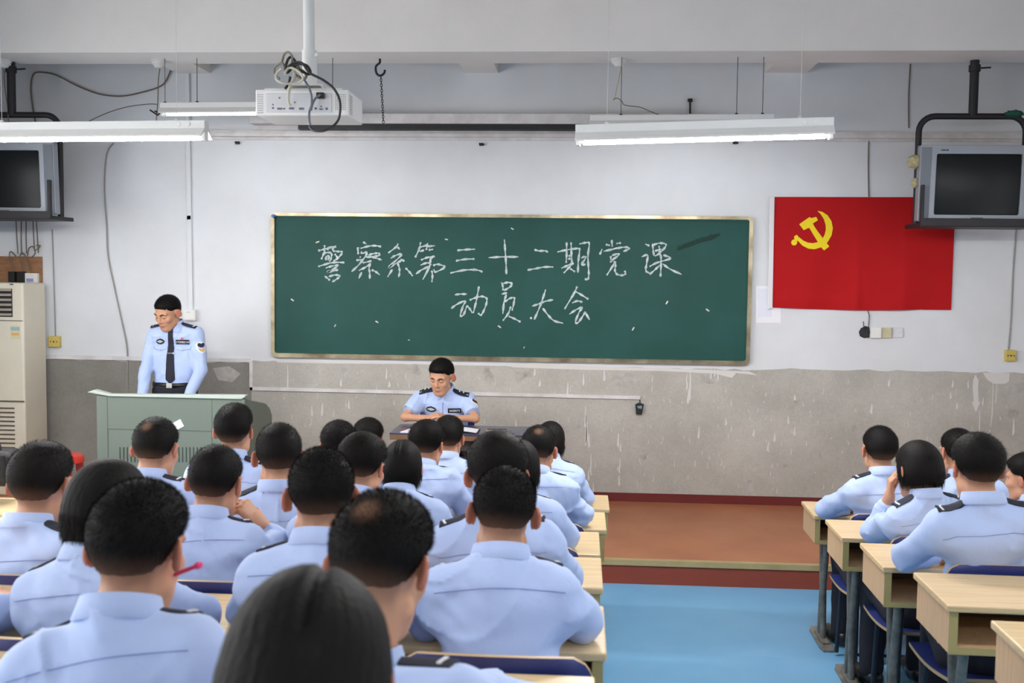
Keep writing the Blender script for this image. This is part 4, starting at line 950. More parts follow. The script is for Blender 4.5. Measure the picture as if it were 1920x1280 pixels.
def hand_sdf(P, pr):
    d = None
    for t, a, b, ra, rb in pr:
        if t == 'p': x = rcone(P, a, b, ra, rb); d = x if d is None else smin(d, x, .012)
    for t, a, b, ra, rb in pr:
        if t == 'f': d = smin(d, rcone(P, a, b, ra, rb), .004)
    return d
SKC = np.array(srgb(196,146,116)[:3]); EARC = np.array(srgb(186,112,92)[:3]); LIPC = np.array(srgb(164,96,84)[:3])
BLK = np.array(srgb(17,15,14)[:3]); FADE = np.array(srgb(128,96,76)[:3])
def wrinkle(P, s, a):
    x, y, z = P[:, 0], P[:, 1], P[:, 2]
    u = np.sin(9*x+5*z+s)+np.sin(7*y-6*z+2*s)
    w1 = np.sin(38*(z*.8+x*.55)+2.2*u+s*3.1)*np.sin(11*x-9*z+s); w2 = np.sin(34*(z*.7-x*.6)+2.0*u+s*5.7)*np.sin(10*x+8*z+1.3*s)
    w3 = 1-np.abs(np.sin(15*x+10*z*np.sin(3*x+s)+1.5*u+s)); w4 = 1-np.abs(np.sin(17*z-9*x+1.8*u+s*2.3))
    return a*(.7*w1*np.abs(w1)+.7*w2*np.abs(w2)) - a*.9*(w3**6*np.clip(np.sin(7*z+5*x+s*4), 0, 1)+w4**6*np.clip(np.sin(6*x-7*z+s*2), 0, 1))
def pers(sp):
    """sp: spec with everything in the person's own frame (x right, y forward, z up from the floor)"""
    rng = np.random.RandomState(sp['seed']); sd = sp['seed']*.71; sc = sp.get('hs', 1.)
    res = sp.get('res', .007); stand = sp.get('stand', False); female = sp.get('female', False)
    root = None
    Rh = rotm(sp['pitch'], sp['yaw'], sp.get('roll', 0.)); Hc = np.asarray(sp['head'], float)
    SB = Hc + Rh @ np.array((0, -.036, -.085))*sc                       # base of the skull
    hip = np.array((0, sp.get('hipy', 0.), sp.get('hipz', .50)))
    lean = Hc-hip; NB = SB + np.array((0, -.026 if not stand else -.012, -.030))
    if 'nb' in sp: NB = NB + np.array(sp['nb'])
    S = NB + np.array((0, -.018, -.068)); ax = nrm(S-hip); Lt = np.linalg.norm(S-hip)
    tw = R_(sp.get('twist', 0.)); xr = np.array((math.cos(tw), math.sin(tw), 0)); xr = nrm(xr-ax*(xr@ax)); yf = np.cross(ax, xr)
    T = np.stack([xr, yf, ax], 1)                                         # torso frame
    bw = sp.get('bw', .83)*(.92 if female else 1.)
    sh = {s: S + xr*s*.168*bw + ax*(-.012+sp.get('shz', {}).get(s, 0.)) + yf*sp.get('shy', {}).get(s, 0.) for s in (-1, 1)}
    E, Wr = sp['elbow'], sp['wrist']
    def torso(P, o):
        q = (P-hip) @ T; q2 = q*np.array((1, 1/.66, 1))
        d = rcone(q2, (0, 0, -.02), (0, 0, .42*Lt), .150*bw+o, .150*bw+o)
        d = smin(d, rcone(q2, (0, -.01, .45*Lt), (0, -.012, .80*Lt), .158*bw+o, .150*bw+o), .08)
        d = d*.8
        d = smin(d, rcone(P, sh[-1]-ax*.03, sh[1]-ax*.03, .060+o, .060+o), .06)
        for s in (-1, 1): d = smin(d, rcone(P, NB+xr*s*.02-ax*.036, sh[s]+ax*.010, .050+o, .046+o), .035)
        return d
    hands = {s: hand_groups(Wr[s], sp['hd'][s], sp['hn'][s], s, sp['curl'][s], thumb=sp.get('thumb', {}).get(s, 1.)) for s in (-1, 1)}
    short = sp.get('short', False)
    def arm(P, s, o, part):
        d = rcone(P, sh[s], E[s], .050+o, .043+o)
        if part != 'upper': d = smin(d, rcone(P, E[s], Wr[s], .042+o, .030+o*.8), .02)
        return d
    def head(P):
        q = ((P-Hc) @ Rh)/sc; d = face(q, cranium(q)); d = ears(q, d); return d*sc
    def neck(P, o=0.):
        return rcone(P, SB+np.array((0, .012, -.005)), NB+np.array((0, .004, -.03)), .051*(.88 if female else 1)+o, .057*(.88 if female else 1)+o)
    def body(P):
        d = smin(head(P), neck(P), .03); d = smin(d, torso(P, -.016), .03)
        for s in (-1, 1):
            d = smin(d, arm(P, s, -.012, 'all'), .02); c = np.asarray(Wr[s])+nrm(sp['hd'][s])*.08; r = np.sqrt(((P-c)**2).sum(1)); near = r < .19
            dh = (r-.13); 
            if near.any(): dh = dh.copy(); dh[near] = hand_sdf(P[near], hands[s])
            dw = rcone(P, np.asarray(Wr[s])-nrm(np.asarray(Wr[s])-np.asarray(E[s]))*.05, np.asarray(Wr[s])+nrm(sp['hd'][s])*.02, .026, .022)
            d = smin(d, smin(dh, dw, .015), .008)
        return d
    cut_hip = hip[2]-.03
    nka = nrm(nrm(SB-NB)*.6+ax*.4+np.array((0, 0, .35)))
    def shirt(P):
        o = .006; d = torso(P, o)
        nr = .9 if female else 1.; d = smin(d, rcone(P, NB-ax*.075, NB+nka*.012, .082*nr, .0615*nr), .03)
        for s in (-1, 1):
            a = arm(P, s, .008, 'all')
            if short:
                ee = np.asarray(E[s]); uu = nrm(ee-sh[s]); ln_ = np.linalg.norm(ee-sh[s]); a = rcone(P, sh[s], ee, .058, .066); a = np.maximum(a, ((P-sh[s])@uu)-ln_*.76)
            else:
                ww = nrm(np.asarray(Wr[s])-np.asarray(E[s])); a = np.maximum(a, ((P-np.asarray(Wr[s]))@ww)+.015)
            d = smin(d, a, .022)
        d = d + wrinkle(P, sd, .0085) + wrinkle(P*1.7, sd+4, .0030)
        q = (P-hip) @ T; yk = Lt*.97 + .012*np.cos(q[:, 0]*9)
        d = d - .0022*sstep(-.003, .003, q[:, 2]-yk)*(q[:, 1] < .01)     # yoke seam across the back
        d = np.maximum(d, cut_hip-.02-P[:, 2])
        d = np.maximum(d, ((P-NB)@nka)-.012)
        return d
    kn = {s: np.asarray(sp['knee'][s], float) for s in (-1, 1)}; an = {s: np.asarray(sp['ankle'][s], float) for s in (-1, 1)}
    def trous(P):
        q2 = (P-hip)*np.array((1, 1/.8, 1)); d = ell(P, hip+np.array((0, .0, -.015)), (.165*bw, .125, .115))
        for s in (-1, 1):
            hj = hip+np.array((s*.085, .01, -.03)); d = smin(d, rcone(P, hj, kn[s], .088, .066), .04); d = smin(d, rcone(P, kn[s], an[s], .064, .056), .03)
        wq = np.maximum(torso(P, .016), np.abs(P[:, 2]-hip[2])-.06); d = smin(d, wq, .01)
        d = d + wrinkle(P, sd+2, .003)
        return np.maximum(d, P[:, 2]-(hip[2]+.055))
    # body mesh (the top-level object)
    pts = [Hc-.16, Hc+.16, hip-.22, hip+.22] + [np.asarray(E[s])+o_ for s in (-1, 1) for o_ in (-.09, .09)] + [np.asarray(Wr[s])+o_ for s in (-1, 1) for o_ in (-.2, .2)] + [sh[s]+o_ for s in (-1, 1) for o_ in (-.1, .1)]
    lo, hi = np.min(pts, 0), np.max(pts, 0); lo[2] = max(lo[2], min(hip[2]-.02, np.min([np.asarray(Wr[s])[2] for s in (-1, 1)])-.2)); loB = lo.copy()
    def bodyc(P): return np.maximum(body(P), (hip[2]-.01-P[:, 2])*(np.abs(P[:, 0]) < .19)*(np.abs(P[:, 1]-hip[1]) < .16)-1e-4)
    V, Q = grow(body, loB, hi, res)
    q = ((V-Hc) @ Rh)/sc; col = np.tile(SKC*sp.get('tone', 1.), (len(V), 1))
    axq = np.abs(q[:, 0]); em = sstep(.078, .086, axq)*(np.abs(q[:, 2]) < .045)*(np.abs(q[:, 1]) < .05); col = col*(1-em[:, None]*.8)+EARC*em[:, None]*.8
    if sp.get('hair', 'crop') != 'bob':
        stb = sstep(-.095, -.05, q[:, 2])*sstep(-.02, -.045, q[:, 1])*(1-sstep(.045, .075, axq)*.7)*.55; col = col*(1-stb[:, None])+FADE*.75*stb[:, None]
    lip = (np.exp(-((axq/.021)**4) - ((q[:, 2]+.0625)/.0075)**4))*(q[:, 1] > .08); col = col*(1-lip[:, None]*.8)+LIPC*lip[:, None]*.8
    root = add_mesh('person', V, Q, SKIN, None, col)
    sV, sQ = grow(shirt, np.minimum(lo, sh[-1]-.1)-[.03, .03, 0], hi+[.03, .03, .03], sp.get('sres', .008)); add_mesh('shirt', sV, sQ, SHIRT, root)
    l2 = np.min([hip-.22, kn[-1]-.1, kn[1]-.1, an[-1]-.09, an[1]-.09], 0); h2 = np.max([hip+.22, kn[-1]+.1, kn[1]+.1, an[-1]+.09, an[1]+.09], 0)
    tV, tQ = grow(trous, l2, h2, .013); add_mesh('trousers', tV, tQ, TROUS, root)
    for s in (-1, 1):
        a = an[s]; fd = nrm(np.array((s*.12, 1., 0.)))
        def shoe(P, a=a, fd=fd):
            g0 = np.array((a[0], a[1], 0.)); d = rcone(P, g0+[0, 0, .05]-fd*.03, g0+[0, 0, .05]+fd*.02, .043, .045); d = smin(d, rcone(P, g0+fd*.04+[0, 0, .036], g0+fd*.165+[0, 0, .03], .042, .036), .03); return np.maximum(d, .004-P[:, 2])
        v_, q_ = grow(shoe, (a[0]-.13, a[1]-.12, -.01), (a[0]+.13, a[1]+.26, .13), .009); add_mesh('shoe', v_, q_, LEATHER, root)
    # hair
    style = sp.get('hair', 'crop')
    wh = sp.get('whorl')
    def hairf(P):
        q = ((P-Hc) @ Rh)/sc; x, y, z = q[:, 0], q[:, 1], q[:, 2]
        if style in ('crop', 'brush', 'thick'):
            tm = {'crop': .008, 'brush': .013, 'thick': .017}[style]; t = .0012+tm*sstep(-.05, .085, z)
            d = cranium(q, 0.) - t
            if style == 'brush': d = smin(d, ell(q, (0, .012, .085), (.058, .075, .040)), .03)
            if style == 'thick': d = smin(d, ell(q, (0, -.01, .055), (.080, .098, .075)), .03)
            z0 = np.interp(y, [-.12, -.07, -.045, -.028, -.012, .0, .022, .034, .055, .075, .12], [-.074, -.072, -.062, -.034, .022, .030, .031, .036, .054, .066, .070])
            z0 = z0 + .010*(np.abs(x) > .05)*(y > .05) + (.040*sstep(.034, .072, np.abs(x)) + sp.get('nape', 0.))*sstep(-.02, -.045, y)
            d = d + (t*.85)*(1-sstep(-.004, .03, z-z0)); d = np.maximum(d, (z0-z)*.75)
            d = d + .0005*np.sin(x*210+3*np.sin(z*60+sd))*np.sin(y*190+z*150+sd)
        else:
            zb = sp.get('bob', -.11); d = cranium(q, .016); d = smin(d, ell(q, (0, -.022, -.028), (.094, .098, .092)), .03)
            if zb < -.13: d = smin(d, ell(q, (0, -.03, -.09), (.097, .09, .12)), .04)
            cut = np.maximum(.042-.35*np.abs(x)-y+.035, -.1); fr = np.maximum(y-(.045+.02*(np.abs(x) < .05)), (.045-z))   # open face
            fc = np.minimum(np.maximum(y-.05, -1), (.055-z)); d = np.maximum(d, np.minimum(y-.03, .058-z))
            d = np.maximum(d, zb + .012*np.cos(x*14) - z)
            th = np.arctan2(x, -y-.01); d = d + .0006*np.sin(th*38+2*np.sin(z*30+sd)+sd) + .0004*np.sin(th*71+z*12)
            if sp.get('part'): d = d + .010*np.exp(-((x-sp['part'])/.006)**2)*(z > .05)
        return d*sc
    hres = min(res, .006)*.9
    hV, hQ = grow(hairf, Hc-[.15, .16, .25 if style == 'bob' else .14], Hc+[.15, .16, .16], hres)
    q = ((hV-Hc) @ Rh)/sc
    if style == 'bob': col = np.tile(BLK, (len(hV), 1))
    else:
        fd_ = sstep(.010, -.072, q[:, 2])**1.4*sp.get('fade', .85); col = BLK*(1-fd_[:, None])+FADE*fd_[:, None]
    if wh is not None:
        wd_ = q-np.array((wh, -.095, .075)); dd = np.sqrt((wd_**2).sum(1)); dd = np.maximum(0, dd-dd.min()); wm = np.exp(-(dd/.010)**2)*.7; col = col*(1-wm[:, None])+FADE*1.1*wm[:, None]
    # short strands standing out of the cap
    ns = sp.get('strands', 1500); tri = hQ[rng.randint(0, len(hQ), ns)]; c0 = hV[tri].mean(1); e1 = hV[tri[:, 2]]-hV[tri[:, 0]]; e2 = hV[tri[:, 3]]-hV[tri[:, 1]]
    nn = np.cross(e1, e2); nn /= np.linalg.norm(nn, axis=1)[:, None]+1e-9
    qz = ((c0-Hc) @ Rh)[:, 2]
    if style == 'bob':
        dirn = nn*.12+np.array((0, -.05, -1.)); ln = .035*rng.uniform(.5, 1, ns); c0 = c0+nn*.0005
    else:
        up = Rh @ np.array((0, .5, .5)); dirn = nn*.55+(Rh @ np.array((0, -.25, -.55 if style == 'thick' else .1)))+rng.normal(0, .16, (ns, 3)); ln = (.003+.006*sstep(-.03, .07, qz))*rng.uniform(.5, 1.1, ns)*(1.8 if style == 'thick' else 1)
    dirn /= np.linalg.norm(dirn, axis=1)[:, None]; sd_ = np.cross(dirn, nn+rng.normal(0, .3, (ns, 3))); sd_ /= np.linalg.norm(sd_, axis=1)[:, None]+1e-9
    wdt = .0006 if style != 'bob' else .0009
    sv = np.stack([c0-sd_*wdt-nn*.002, c0+sd_*wdt-nn*.002, c0+dirn*ln[:, None]], 1).reshape(-1, 3); tris = np.arange(ns*3).reshape(-1, 3)+len(hV)
    ccol = np.repeat(col[tri[:, 0]], 3, axis=0)
    add_mesh('hair', np.concatenate([hV, sv]), hQ, HAIR, root, np.concatenate([col, ccol]), tris)
    # collar
    na = nrm(SB-NB); na = nrm(na*.6+ax*.4+np.array((0, -.0, .35))); fr = nrm(np.cross(na, xr)*-1) if False else nrm(np.cross(na, xr)); fr = fr if fr[1] > 0 else -fr; rt = np.cross(fr, na)
    cc = NB + na*(.012) + fr*.004; rx, ry = .0625*(.9 if female else 1), .0615*(.9 if female else 1)
    prof = [(-.002, -.020), (0., .016), (.003, .026), (.007, .025), (.011, .010), (.018, -.016), (.015, -.020), (.004, -.018)]
    n = 44; gap = R_(9); v = []; f = []
    for i in range(n+1):
        a = gap + (2*math.pi-2*gap)*i/n; fw = max(0., math.cos(a)); 
        for (o_, h) in prof:
            drop = .020*fw**2 + (.016*fw**6 if o_ > .01 else 0)
            rr = np.array((math.sin(a)*(rx+o_), math.cos(a)*(ry+o_*(1+.8*fw))))
            p = cc + rt*rr[0] + fr*rr[1] + na*(h-drop); v.append(p)
    m_ = len(prof)
    for i in range(n):
        for k in range(m_): f.append((i*m_+k, (i+1)*m_+k, (i+1)*m_+(k+1) % m_, i*m_+(k+1) % m_))
    f += [tuple(range(m_)), tuple(n*m_+k for k in range(m_))[::-1]]
    g = G(); g.add(v, f); g.build('collar', SHIRT, root, smooth=60)
    # shoulder boards
    def onshirt(p, d, n_=40, start=.12):
        p = np.asarray(p, float); d = nrm(d); P = p[None]-d*start
        for _ in range(n_):
            s_ = shirt(P); P = P+d*(s_*.8)[:, None]
        return P[0]
    zy = Lt*.97; P_ = [onshirt(hip+xr*u+ax*(zy+.012*math.cos(u*9))-yf*.3, yf, start=.0)-yf*.0006 for u in np.linspace(-.19, .19, 25)*bw]
    g = G(); g.tube([tuple(q_) for q_ in P_], .0011, 5); g.build('yoke_seam', SEAM, root, smooth=60)
    for s in (-1, 1):
        nu, nv = 9, 4; top = []
        base0 = NB*.62+sh[s]*.38; base1 = sh[s] + xr*s*.016
        bo = sp.get('bo', .014); us = np.arange(nu+1)/nu
        cen = np.array([onshirt(base0+(base1-base0)*u+yf*bo+ax*.02, -ax) for u in us])
        hgt = (cen-base0)@ax; hgt = np.polyval(np.polyfit(us, hgt, 2), us)
        for i, u in enumerate(us):
            c0_ = cen[i]+ax*(hgt[i]-float((cen[i]-base0)@ax)); wv_ = (sp.get('bwid', .021)+.006*u)*(.62+.38*min(1, u*6))
            for j in range(nv+1):
                t = j/nv*2-1; top.append(c0_+yf*t*wv_+ax*(.0105-.0045*t*t-.55*wv_*max(0, t)*.5))
        vt = np.array(top); vb = vt-ax*.009; K = len(vt); f = []
        for i in range(nu):
            for j in range(nv):
                a = i*(nv+1)+j; f += [(a, a+1, a+nv+2, a+nv+1), (K+a, K+a+nv+1, K+a+nv+2, K+a+1)]
        for i in range(nu):
            a = i*(nv+1); f += [(a, a+nv+1, K+a+nv+1, K+a), (a+nv, K+a+nv, K+a+2*nv+1, a+2*nv+1)]
        for j in range(nv): a = nu*(nv+1)+j; f += [(j, K+j, K+j+1, j+1), (a, a+1, K+a+1, K+a)]
        g = G(); g.add(list(vt)+list(vb), f); eb = g.build('shoulder_board', NAVY, root, smooth=50)
        g = G()
        def tp(u, t):   # point on the board: u along, t across -1..1
            i = u*nu; i0 = min(int(i), nu-1); fi = i-i0; j = (t*.5+.5)*nv; j0 = min(int(j), nv-1); fj = j-j0
            A = vt[i0*(nv+1)+j0]*(1-fj)+vt[i0*(nv+1)+j0+1]*fj; B_ = vt[(i0+1)*(nv+1)+j0]*(1-fj)+vt[(i0+1)*(nv+1)+j0+1]*fj
            return A*(1-fi)+B_*fi
        nz = ax*.0026
        if sp.get('rank') == 'bars':
            for ua in (.86, .93):
                q4 = [tp(ua, -.8), tp(ua, .8), tp(ua+.04, .8), tp(ua+.04, -.8)]; g.add([p+nz for p in q4]+[p-nz for p in q4], [(0,1,2,3),(4,7,6,5),(0,4,5,1),(1,5,6,2),(2,6,7,3),(3,7,4,0)])
            for uc in (.42, .66):
                ring_ = [tp(uc+(.055 if k % 2 == 0 else .035)*math.cos(k*math.pi/4), (.42 if k % 2 == 0 else .27)*math.sin(k*math.pi/4)) for k in range(8)]; c_ = tp(uc, 0)+nz*1.6
                g.add([p+nz for p in ring_]+[c_]+[p-nz for p in ring_], [(k, (k+1) % 8, 8) for k in range(8)]+[(k, 9+k, 9+(k+1) % 8, (k+1) % 8) for k in range(8)])
            g.build('rank_mark', SKINW, eb)
        else:
            for sg in (-1, 1):
                q4 = [tp(.80, sg*.8), tp(.86, sg*.8), tp(.94, 0.), tp(.88, 0.)]; q4 = q4 if sg > 0 else q4[::-1]
                g.add([p+nz for p in q4]+[p-nz for p in q4], [(0,1,2,3),(4,7,6,5),(0,4,5,1),(1,5,6,2),(2,6,7,3),(3,7,4,0)])
            g.build('rank_mark', SKINW, eb)
    sp['fn'] = dict(shirt=shirt, body=body, onshirt=onshirt, T=T, ax=ax, xr=xr, yf=yf, NB=NB, sh=sh, Hc=Hc, Rh=Rh, hip=hip, Lt=Lt)
    return root

def seated(sp, head_w, floor, hip_xy, rz):
    """turn a world head centre into the person's own frame and fill in the default seated pose"""
    c, s = math.cos(-rz), math.sin(-rz); dx, dy = head_w[0]-hip_xy[0], head_w[1]-hip_xy[1]
    sp['head'] = np.array((c*dx-s*dy, s*dx+c*dy, head_w[2]-floor)); return sp
# students: label, pixel of head top, hair width in px, row, options
F_, M_ = 'bob', 'crop'
ST = [
 dict(p=(86,826), w=113, row=4, hair='brush', yaw=-4, label='student with broad square crop at the far left of the fourth left row', yb=-4),
 dict(p=(214,856), w=152, row=5, hair='bob', bob=-.105, yaw=-18, pitch=12, label='woman student with short black bob half hidden behind the big square crop', female=True, yb=-12),
 dict(p=(273,897), w=178, row=6, hair='brush', yaw=-6, pitch=14, label='large student with square crop in the left foreground, pink pen beside his ear'),
 dict(p=(592,1053), w=345, row=7, hair='bob', bob=-.19, yaw=3, pitch=26, label='woman student with centre-parted black hair nearest at the bottom edge', female=True, part=.012),
 dict(p=(722,918), w=192, row=6, nb=(0, 0, -.055), bw=1.0, hair='brush', yaw=-14, pitch=24, whorl=.0, label='foreground student with pale whorl on his crown and right ear showing', yb=-10),
 dict(p=(947,872), w=120, row=5, hair='crop', fade=1., yaw=4, pitch=18, roll=4, label='shaven student with both ears out and full light blue back at the aisle', elx={1: .20}, yb=3),
 dict(p=(935,810), w=118, row=4, hair='thick', yaw=0, pitch=18, label='student with thick radiating hair directly behind the shaven head', elx={1: .20}),
 dict(p=(975,822), w=88, row=3, hair='bob', bob=-.09, yaw=-4, pitch=14, label='woman student mostly hidden, dark hair edge and shoulder right of the thick-haired student', female=True),
 dict(p=(1011,797), w=66, row=2, hair='crop', fade=.6, yaw=-10, pitch=22, whorl=.01, label='student in the second row at the aisle with scar-pale crown and elbow on the desk', elx={1: .20}, yb=-6),
 dict(p=(1033,788), w=56, row=1, hair='bob', bob=-.085, yaw=-8, pitch=18, label='front row woman student at the aisle whose hair shows behind the cropped head', female=True, elx={1: .20}),
 dict(p=(803,787), w=68, row=2, hair='thick', yaw=-16, pitch=14, label='student right before the seated officer with right ear showing', yb=-10),
 dict(p=(843,778), w=60, row=1, hair='brush', yaw=-8, pitch=12, label='front row student whose dark head overlaps the seated officer arms'),
 dict(p=(757,822), w=74, row=3, hair='bob', bob=-.085, yaw=0, pitch=18, label='woman student with pale parting left of the student before the officer', female=True, part=-.006),
 dict(p=(683,810), w=93, row=4, hair='thick', yaw=-16, pitch=16, label='student with combed sheen on thick hair and right ear showing, centre left', yb=-8),
 dict(p=(638,788), w=68, row=2, hair='thick', yaw=0, pitch=12, label='student whose plain dark head is left of the combed-sheen head'),
 dict(p=(693,783), w=58, row=1, hair='thick', yaw=-4, pitch=10, label='front row student, dark head just above the combed-sheen head'),
 dict(p=(602,838), w=124, row=5, hair='crop', fade=.6, yaw=14, pitch=14, label='student with round crop, left ear out, behind the foreground centre-parted woman', yb=4),
 dict(p=(521,792), w=87, row=3, hair='crop', fade=.5, yaw=16, pitch=14, label='student with round crop before the right end of the lectern', yb=6),
 dict(p=(438,755), w=72, row=2, hair='brush', fade=1., yaw=-2, pitch=2, label='upright student with flat-topped fade before the lectern'),
 dict(p=(405,833), w=96, row=4, hair='crop', fade=.7, yaw=-6, pitch=14, roll=3, label='student resting his chin on his right fist, both ears out', pose='chin', res=.005),
 dict(p=(293,782), w=80, row=3, hair='crop', fade=.6, yaw=-6, pitch=16, whorl=.0, label='student with pale whorl before the left end of the lectern'),
 dict(p=(-150,930), w=130, row=5, hair='brush', yaw=0, pitch=14, label='student at the left edge of whom only a blue sleeve shows', elx={1: .20}),
 dict(p=(1647,797), w=63, row=1, hair='crop', fade=.7, yaw=6, pitch=8, label='front student of the right block with short fade, at the aisle', right=True, elx={-1: .215}, yb=4),
 dict(p=(1718,823), w=88, row=2, hair='bob', bob=-.075, yaw=20, pitch=14, roll=3, label='woman student in the right block resting her cheek on her left hand', female=True, pose='cheek', right=True, yb=8, res=.005, elx={-1: .215}),
 dict(p=(1793,802), w=62, row=1, hair='crop', fade=.5, yaw=12, pitch=10, label='front row student of the right block partly behind the tousled head', right=True),
 dict(p=(1828,811), w=95, row=3, hair='thick', fade=.7, yaw=4, pitch=8, label='student with tousled hair and ears out, largest in the right block', right=True, elx={-1: .215}, yb=-3),
 dict(p=(1922,848), w=70, row=2, hair='thick', yaw=42, pitch=8, label='student cut by the right edge with cheek turned to the board', right=True),
]
def face_fwd(rz): return (-math.sin(rz), math.cos(rz))
for k, s in enumerate(ST):
    if 240 < s['p'][0] < 620 and s['row'] < 6: s['p'] = (s['p'][0]+6, s['p'][1])
    row = s['row']; fl = floor_z(row); far = FAR[row-1] if not s.get('right') else (float(RD[min(row, 5)-1][1]))
    nxt = (FAR[row] if row < 7 else FAR[6]-.8) if not s.get('right') else float(RD[min(row, 4)][1])
    px, py = s['p']; wid = .205 if s.get('female') else {'crop': .170, 'brush': .176, 'thick': .182}[s['hair']]
    Z = FPX*wid/s['w']
    Yh = CAM[1]+(Z-((aty(px, py, far-.4)[2]-CAM[2])*CF[2]))/CF[1]*1.0 if False else None
    P0 = CAM+ray(px, py)*Z; Yh = float(np.clip(P0[1], far-.56, far-.24)); P = aty(px, py, Yh)
    zt = float(P[2]); s['seed'] = k+1
    s['hs'] = float(np.clip(depth(P)*s['w']/FPX/(.212 if s.get('female') else {'crop': .174, 'brush': .186, 'thick': .194}[s['hair']]), .87, 1.07))
    topoff = .135 if s['hair'] in ('brush', 'thick') else (.137 if s.get('female') else .128)
    Hw = np.array((P[0], P[1]-.03, zt-topoff*s.get('hs', 1.)))
    rz = R_(s.get('yb', 0)); hy = nxt+.235
    seats = (2.46, 1.98, 1.50, 1.02, .54, .06, -.42) if not s.get('right') else (4.20, 4.66, 5.12); st_x = min(seats, key=lambda v_: abs(v_-float(Hw[0]))); hx = float(Hw[0])*.5+st_x*.5
    s.setdefault('pitch', 14); s['yaw'] = s['yaw']-math.degrees(rz); seated(s, Hw, fl, (hx, hy), rz)
    s['hipz'] = .50; h = s['head']; s.setdefault('res', .0055 if row >= 5 else .0068); s['sres'] = .0075 if row >= 4 else .009
    s['strands'] = 16000 if row >= 5 else 5000
    dz = .75+.05; ey = h[1]-.0; E, W_s = {}, {}
    shz = h[2]-.225
    for sd_ in (-1, 1):
        ex = s.get('elx', {}).get(sd_, .185); drop = max(.02, shz-dz); rem = math.sqrt(max(.285**2-drop**2-(ex-.17)**2, .01))
        E[sd_] = np.array((h[0]*.7+sd_*ex, min(h[1]-.07+rem, (far-hy)-.37+.075), dz)); W_s[sd_] = np.array((h[0]*.7+sd_*.07, E[sd_][1]+.10, dz-.012))
    s['hd'] = {-1: (.9, .3, -.02), 1: (-.9, .3, -.02)}; s['hn'] = {-1: (0, .1, 1), 1: (0, .1, 1)}; s['curl'] = {-1: 22, 1: 26}
    if s.get('pose') == 'chin':
        E[1] = np.array((h[0]+.27, h[1]+.13, dz+.0)); W_s[1] = np.array((h[0]+.125, h[1]+.075, h[2]-.155)); s['hd'][1] = (-.55, -.05, .62); s['hn'][1] = (.55, -.25, .5); s['curl'][1] = 62
    if s.get('pose') == 'cheek':
        E[-1] = np.array((h[0]-.12, h[1]+.17, dz)); W_s[-1] = np.array((h[0]-.075, h[1]+.105, h[2]-.155)); s['hd'][-1] = (.10, .12, .9); s['hn'][-1] = (-.9, .3, .1); s['curl'][-1] = 38
    s['elbow'], s['wrist'] = E, W_s
    lx_ = .05 if s.get('right') else 0.; s['knee'] = {-1: (-.11+lx_, .38, .50), 1: (.12+lx_, .38, .50)}; s['ankle'] = {-1: (-.12+lx_, .36, .09), 1: (.13+lx_, .40, .09)}
    o_ = pers(s); o_.location = (hx, hy, fl); o_.rotation_euler = (0, 0, rz)
    tag(o_, s['label'], 'person', 'seated students in light blue uniform shirts')
    wh_ = 'right' if s.get('right') else 'left'
    place_chair(hx, row, nxt+.015, 'blue plywood chair in the %s block under the %s' % (wh_, {0:'broad square crop',1:'short-bobbed woman',2:'large square crop',3:'nearest centre-parted woman',4:'pale-whorled foreground student',5:'shaven student',6:'thick radiating hair',7:'mostly hidden woman',8:'scar-pale crown',9:'front row woman at the aisle',10:'student before the officer',11:'front row student by the officer',12:'pale-parted woman',13:'combed-sheen head',14:'plain dark head',15:'front row dark head',16:'round crop with left ear out',17:'round crop before the lectern',18:'flat-topped fade',19:'chin-resting student',20:'whorl before the lectern',21:'edge sleeve student',22:'aisle front student',23:'cheek-resting woman',24:'front student behind tousled head',25:'tousled student',26:'edge-cut student'}[k]), 'blue plywood chairs', 0.)
    if k % 6 == 0: print('person', k, round(time.time()-T0, 1))

# ------------------------------------------------------------------ the two officers on the stage
def features(o, sp, part=None):
    fn = sp['fn']; Rh, Hc, body, sc = fn['Rh'], fn['Hc'], fn['body'], sp.get('hs', 1.)
    def onface(x, z):
        p = Hc + Rh @ (np.array((x, .15, z))*sc); d = Rh @ np.array((0, -1., 0)); P = p[None].copy()
        for _ in range(50): P = P + d*(body(P)*.8)[:, None]
        return P[0] - d*.0006
    BR = mat('brow_hair', srgb(36,30,28), .8)
    for s in (-1, 1):
        g = G(); g.tube([tuple(onface(s*(.013+.007*i), .0265+.0045*math.sin(i/5*2.4)-.001*i*.3)) for i in range(6)], [.0026, .0042, .0045, .0042, .0032, .0016], 7); g.build('eyebrow', BR, o, smooth=60)
        g = G(); g.tube([tuple(onface(s*(.019+.005*i), -.0005-.0022*math.sin(i/5*math.pi))) for i in range(6)], [.0010, .0021, .0024, .0024, .0021, .0010], 6); g.build('eyelid_line', BR, o, smooth=60)
    return onface
def chest(sp, u, v, off=0.):
    fn = sp['fn']; p = fn['NB'] - fn['ax']*v + fn['xr']*u + fn['yf']*.12
    return fn['onshirt'](p, -fn['yf'], start=.15) + fn['yf']*off
def plane_at(sp, u, v, du=.04, dv=.012):
    fn = sp['fn']; c_ = chest(sp, u, v); r_ = nrm(chest(sp, u-du, v)-chest(sp, u+du, v)); up = nrm(chest(sp, u, v-dv)-chest(sp, u, v+dv)); n_ = nrm(np.cross(r_, up)); n_ = n_ if n_@fn['yf'] > 0 else -n_
    mx = max(float((chest(sp, u+a, v+b_)-c_)@n_) for a in (-du, 0, du) for b_ in (-dv, 0, dv)); return c_+n_*max(0., mx), r_, up, n_
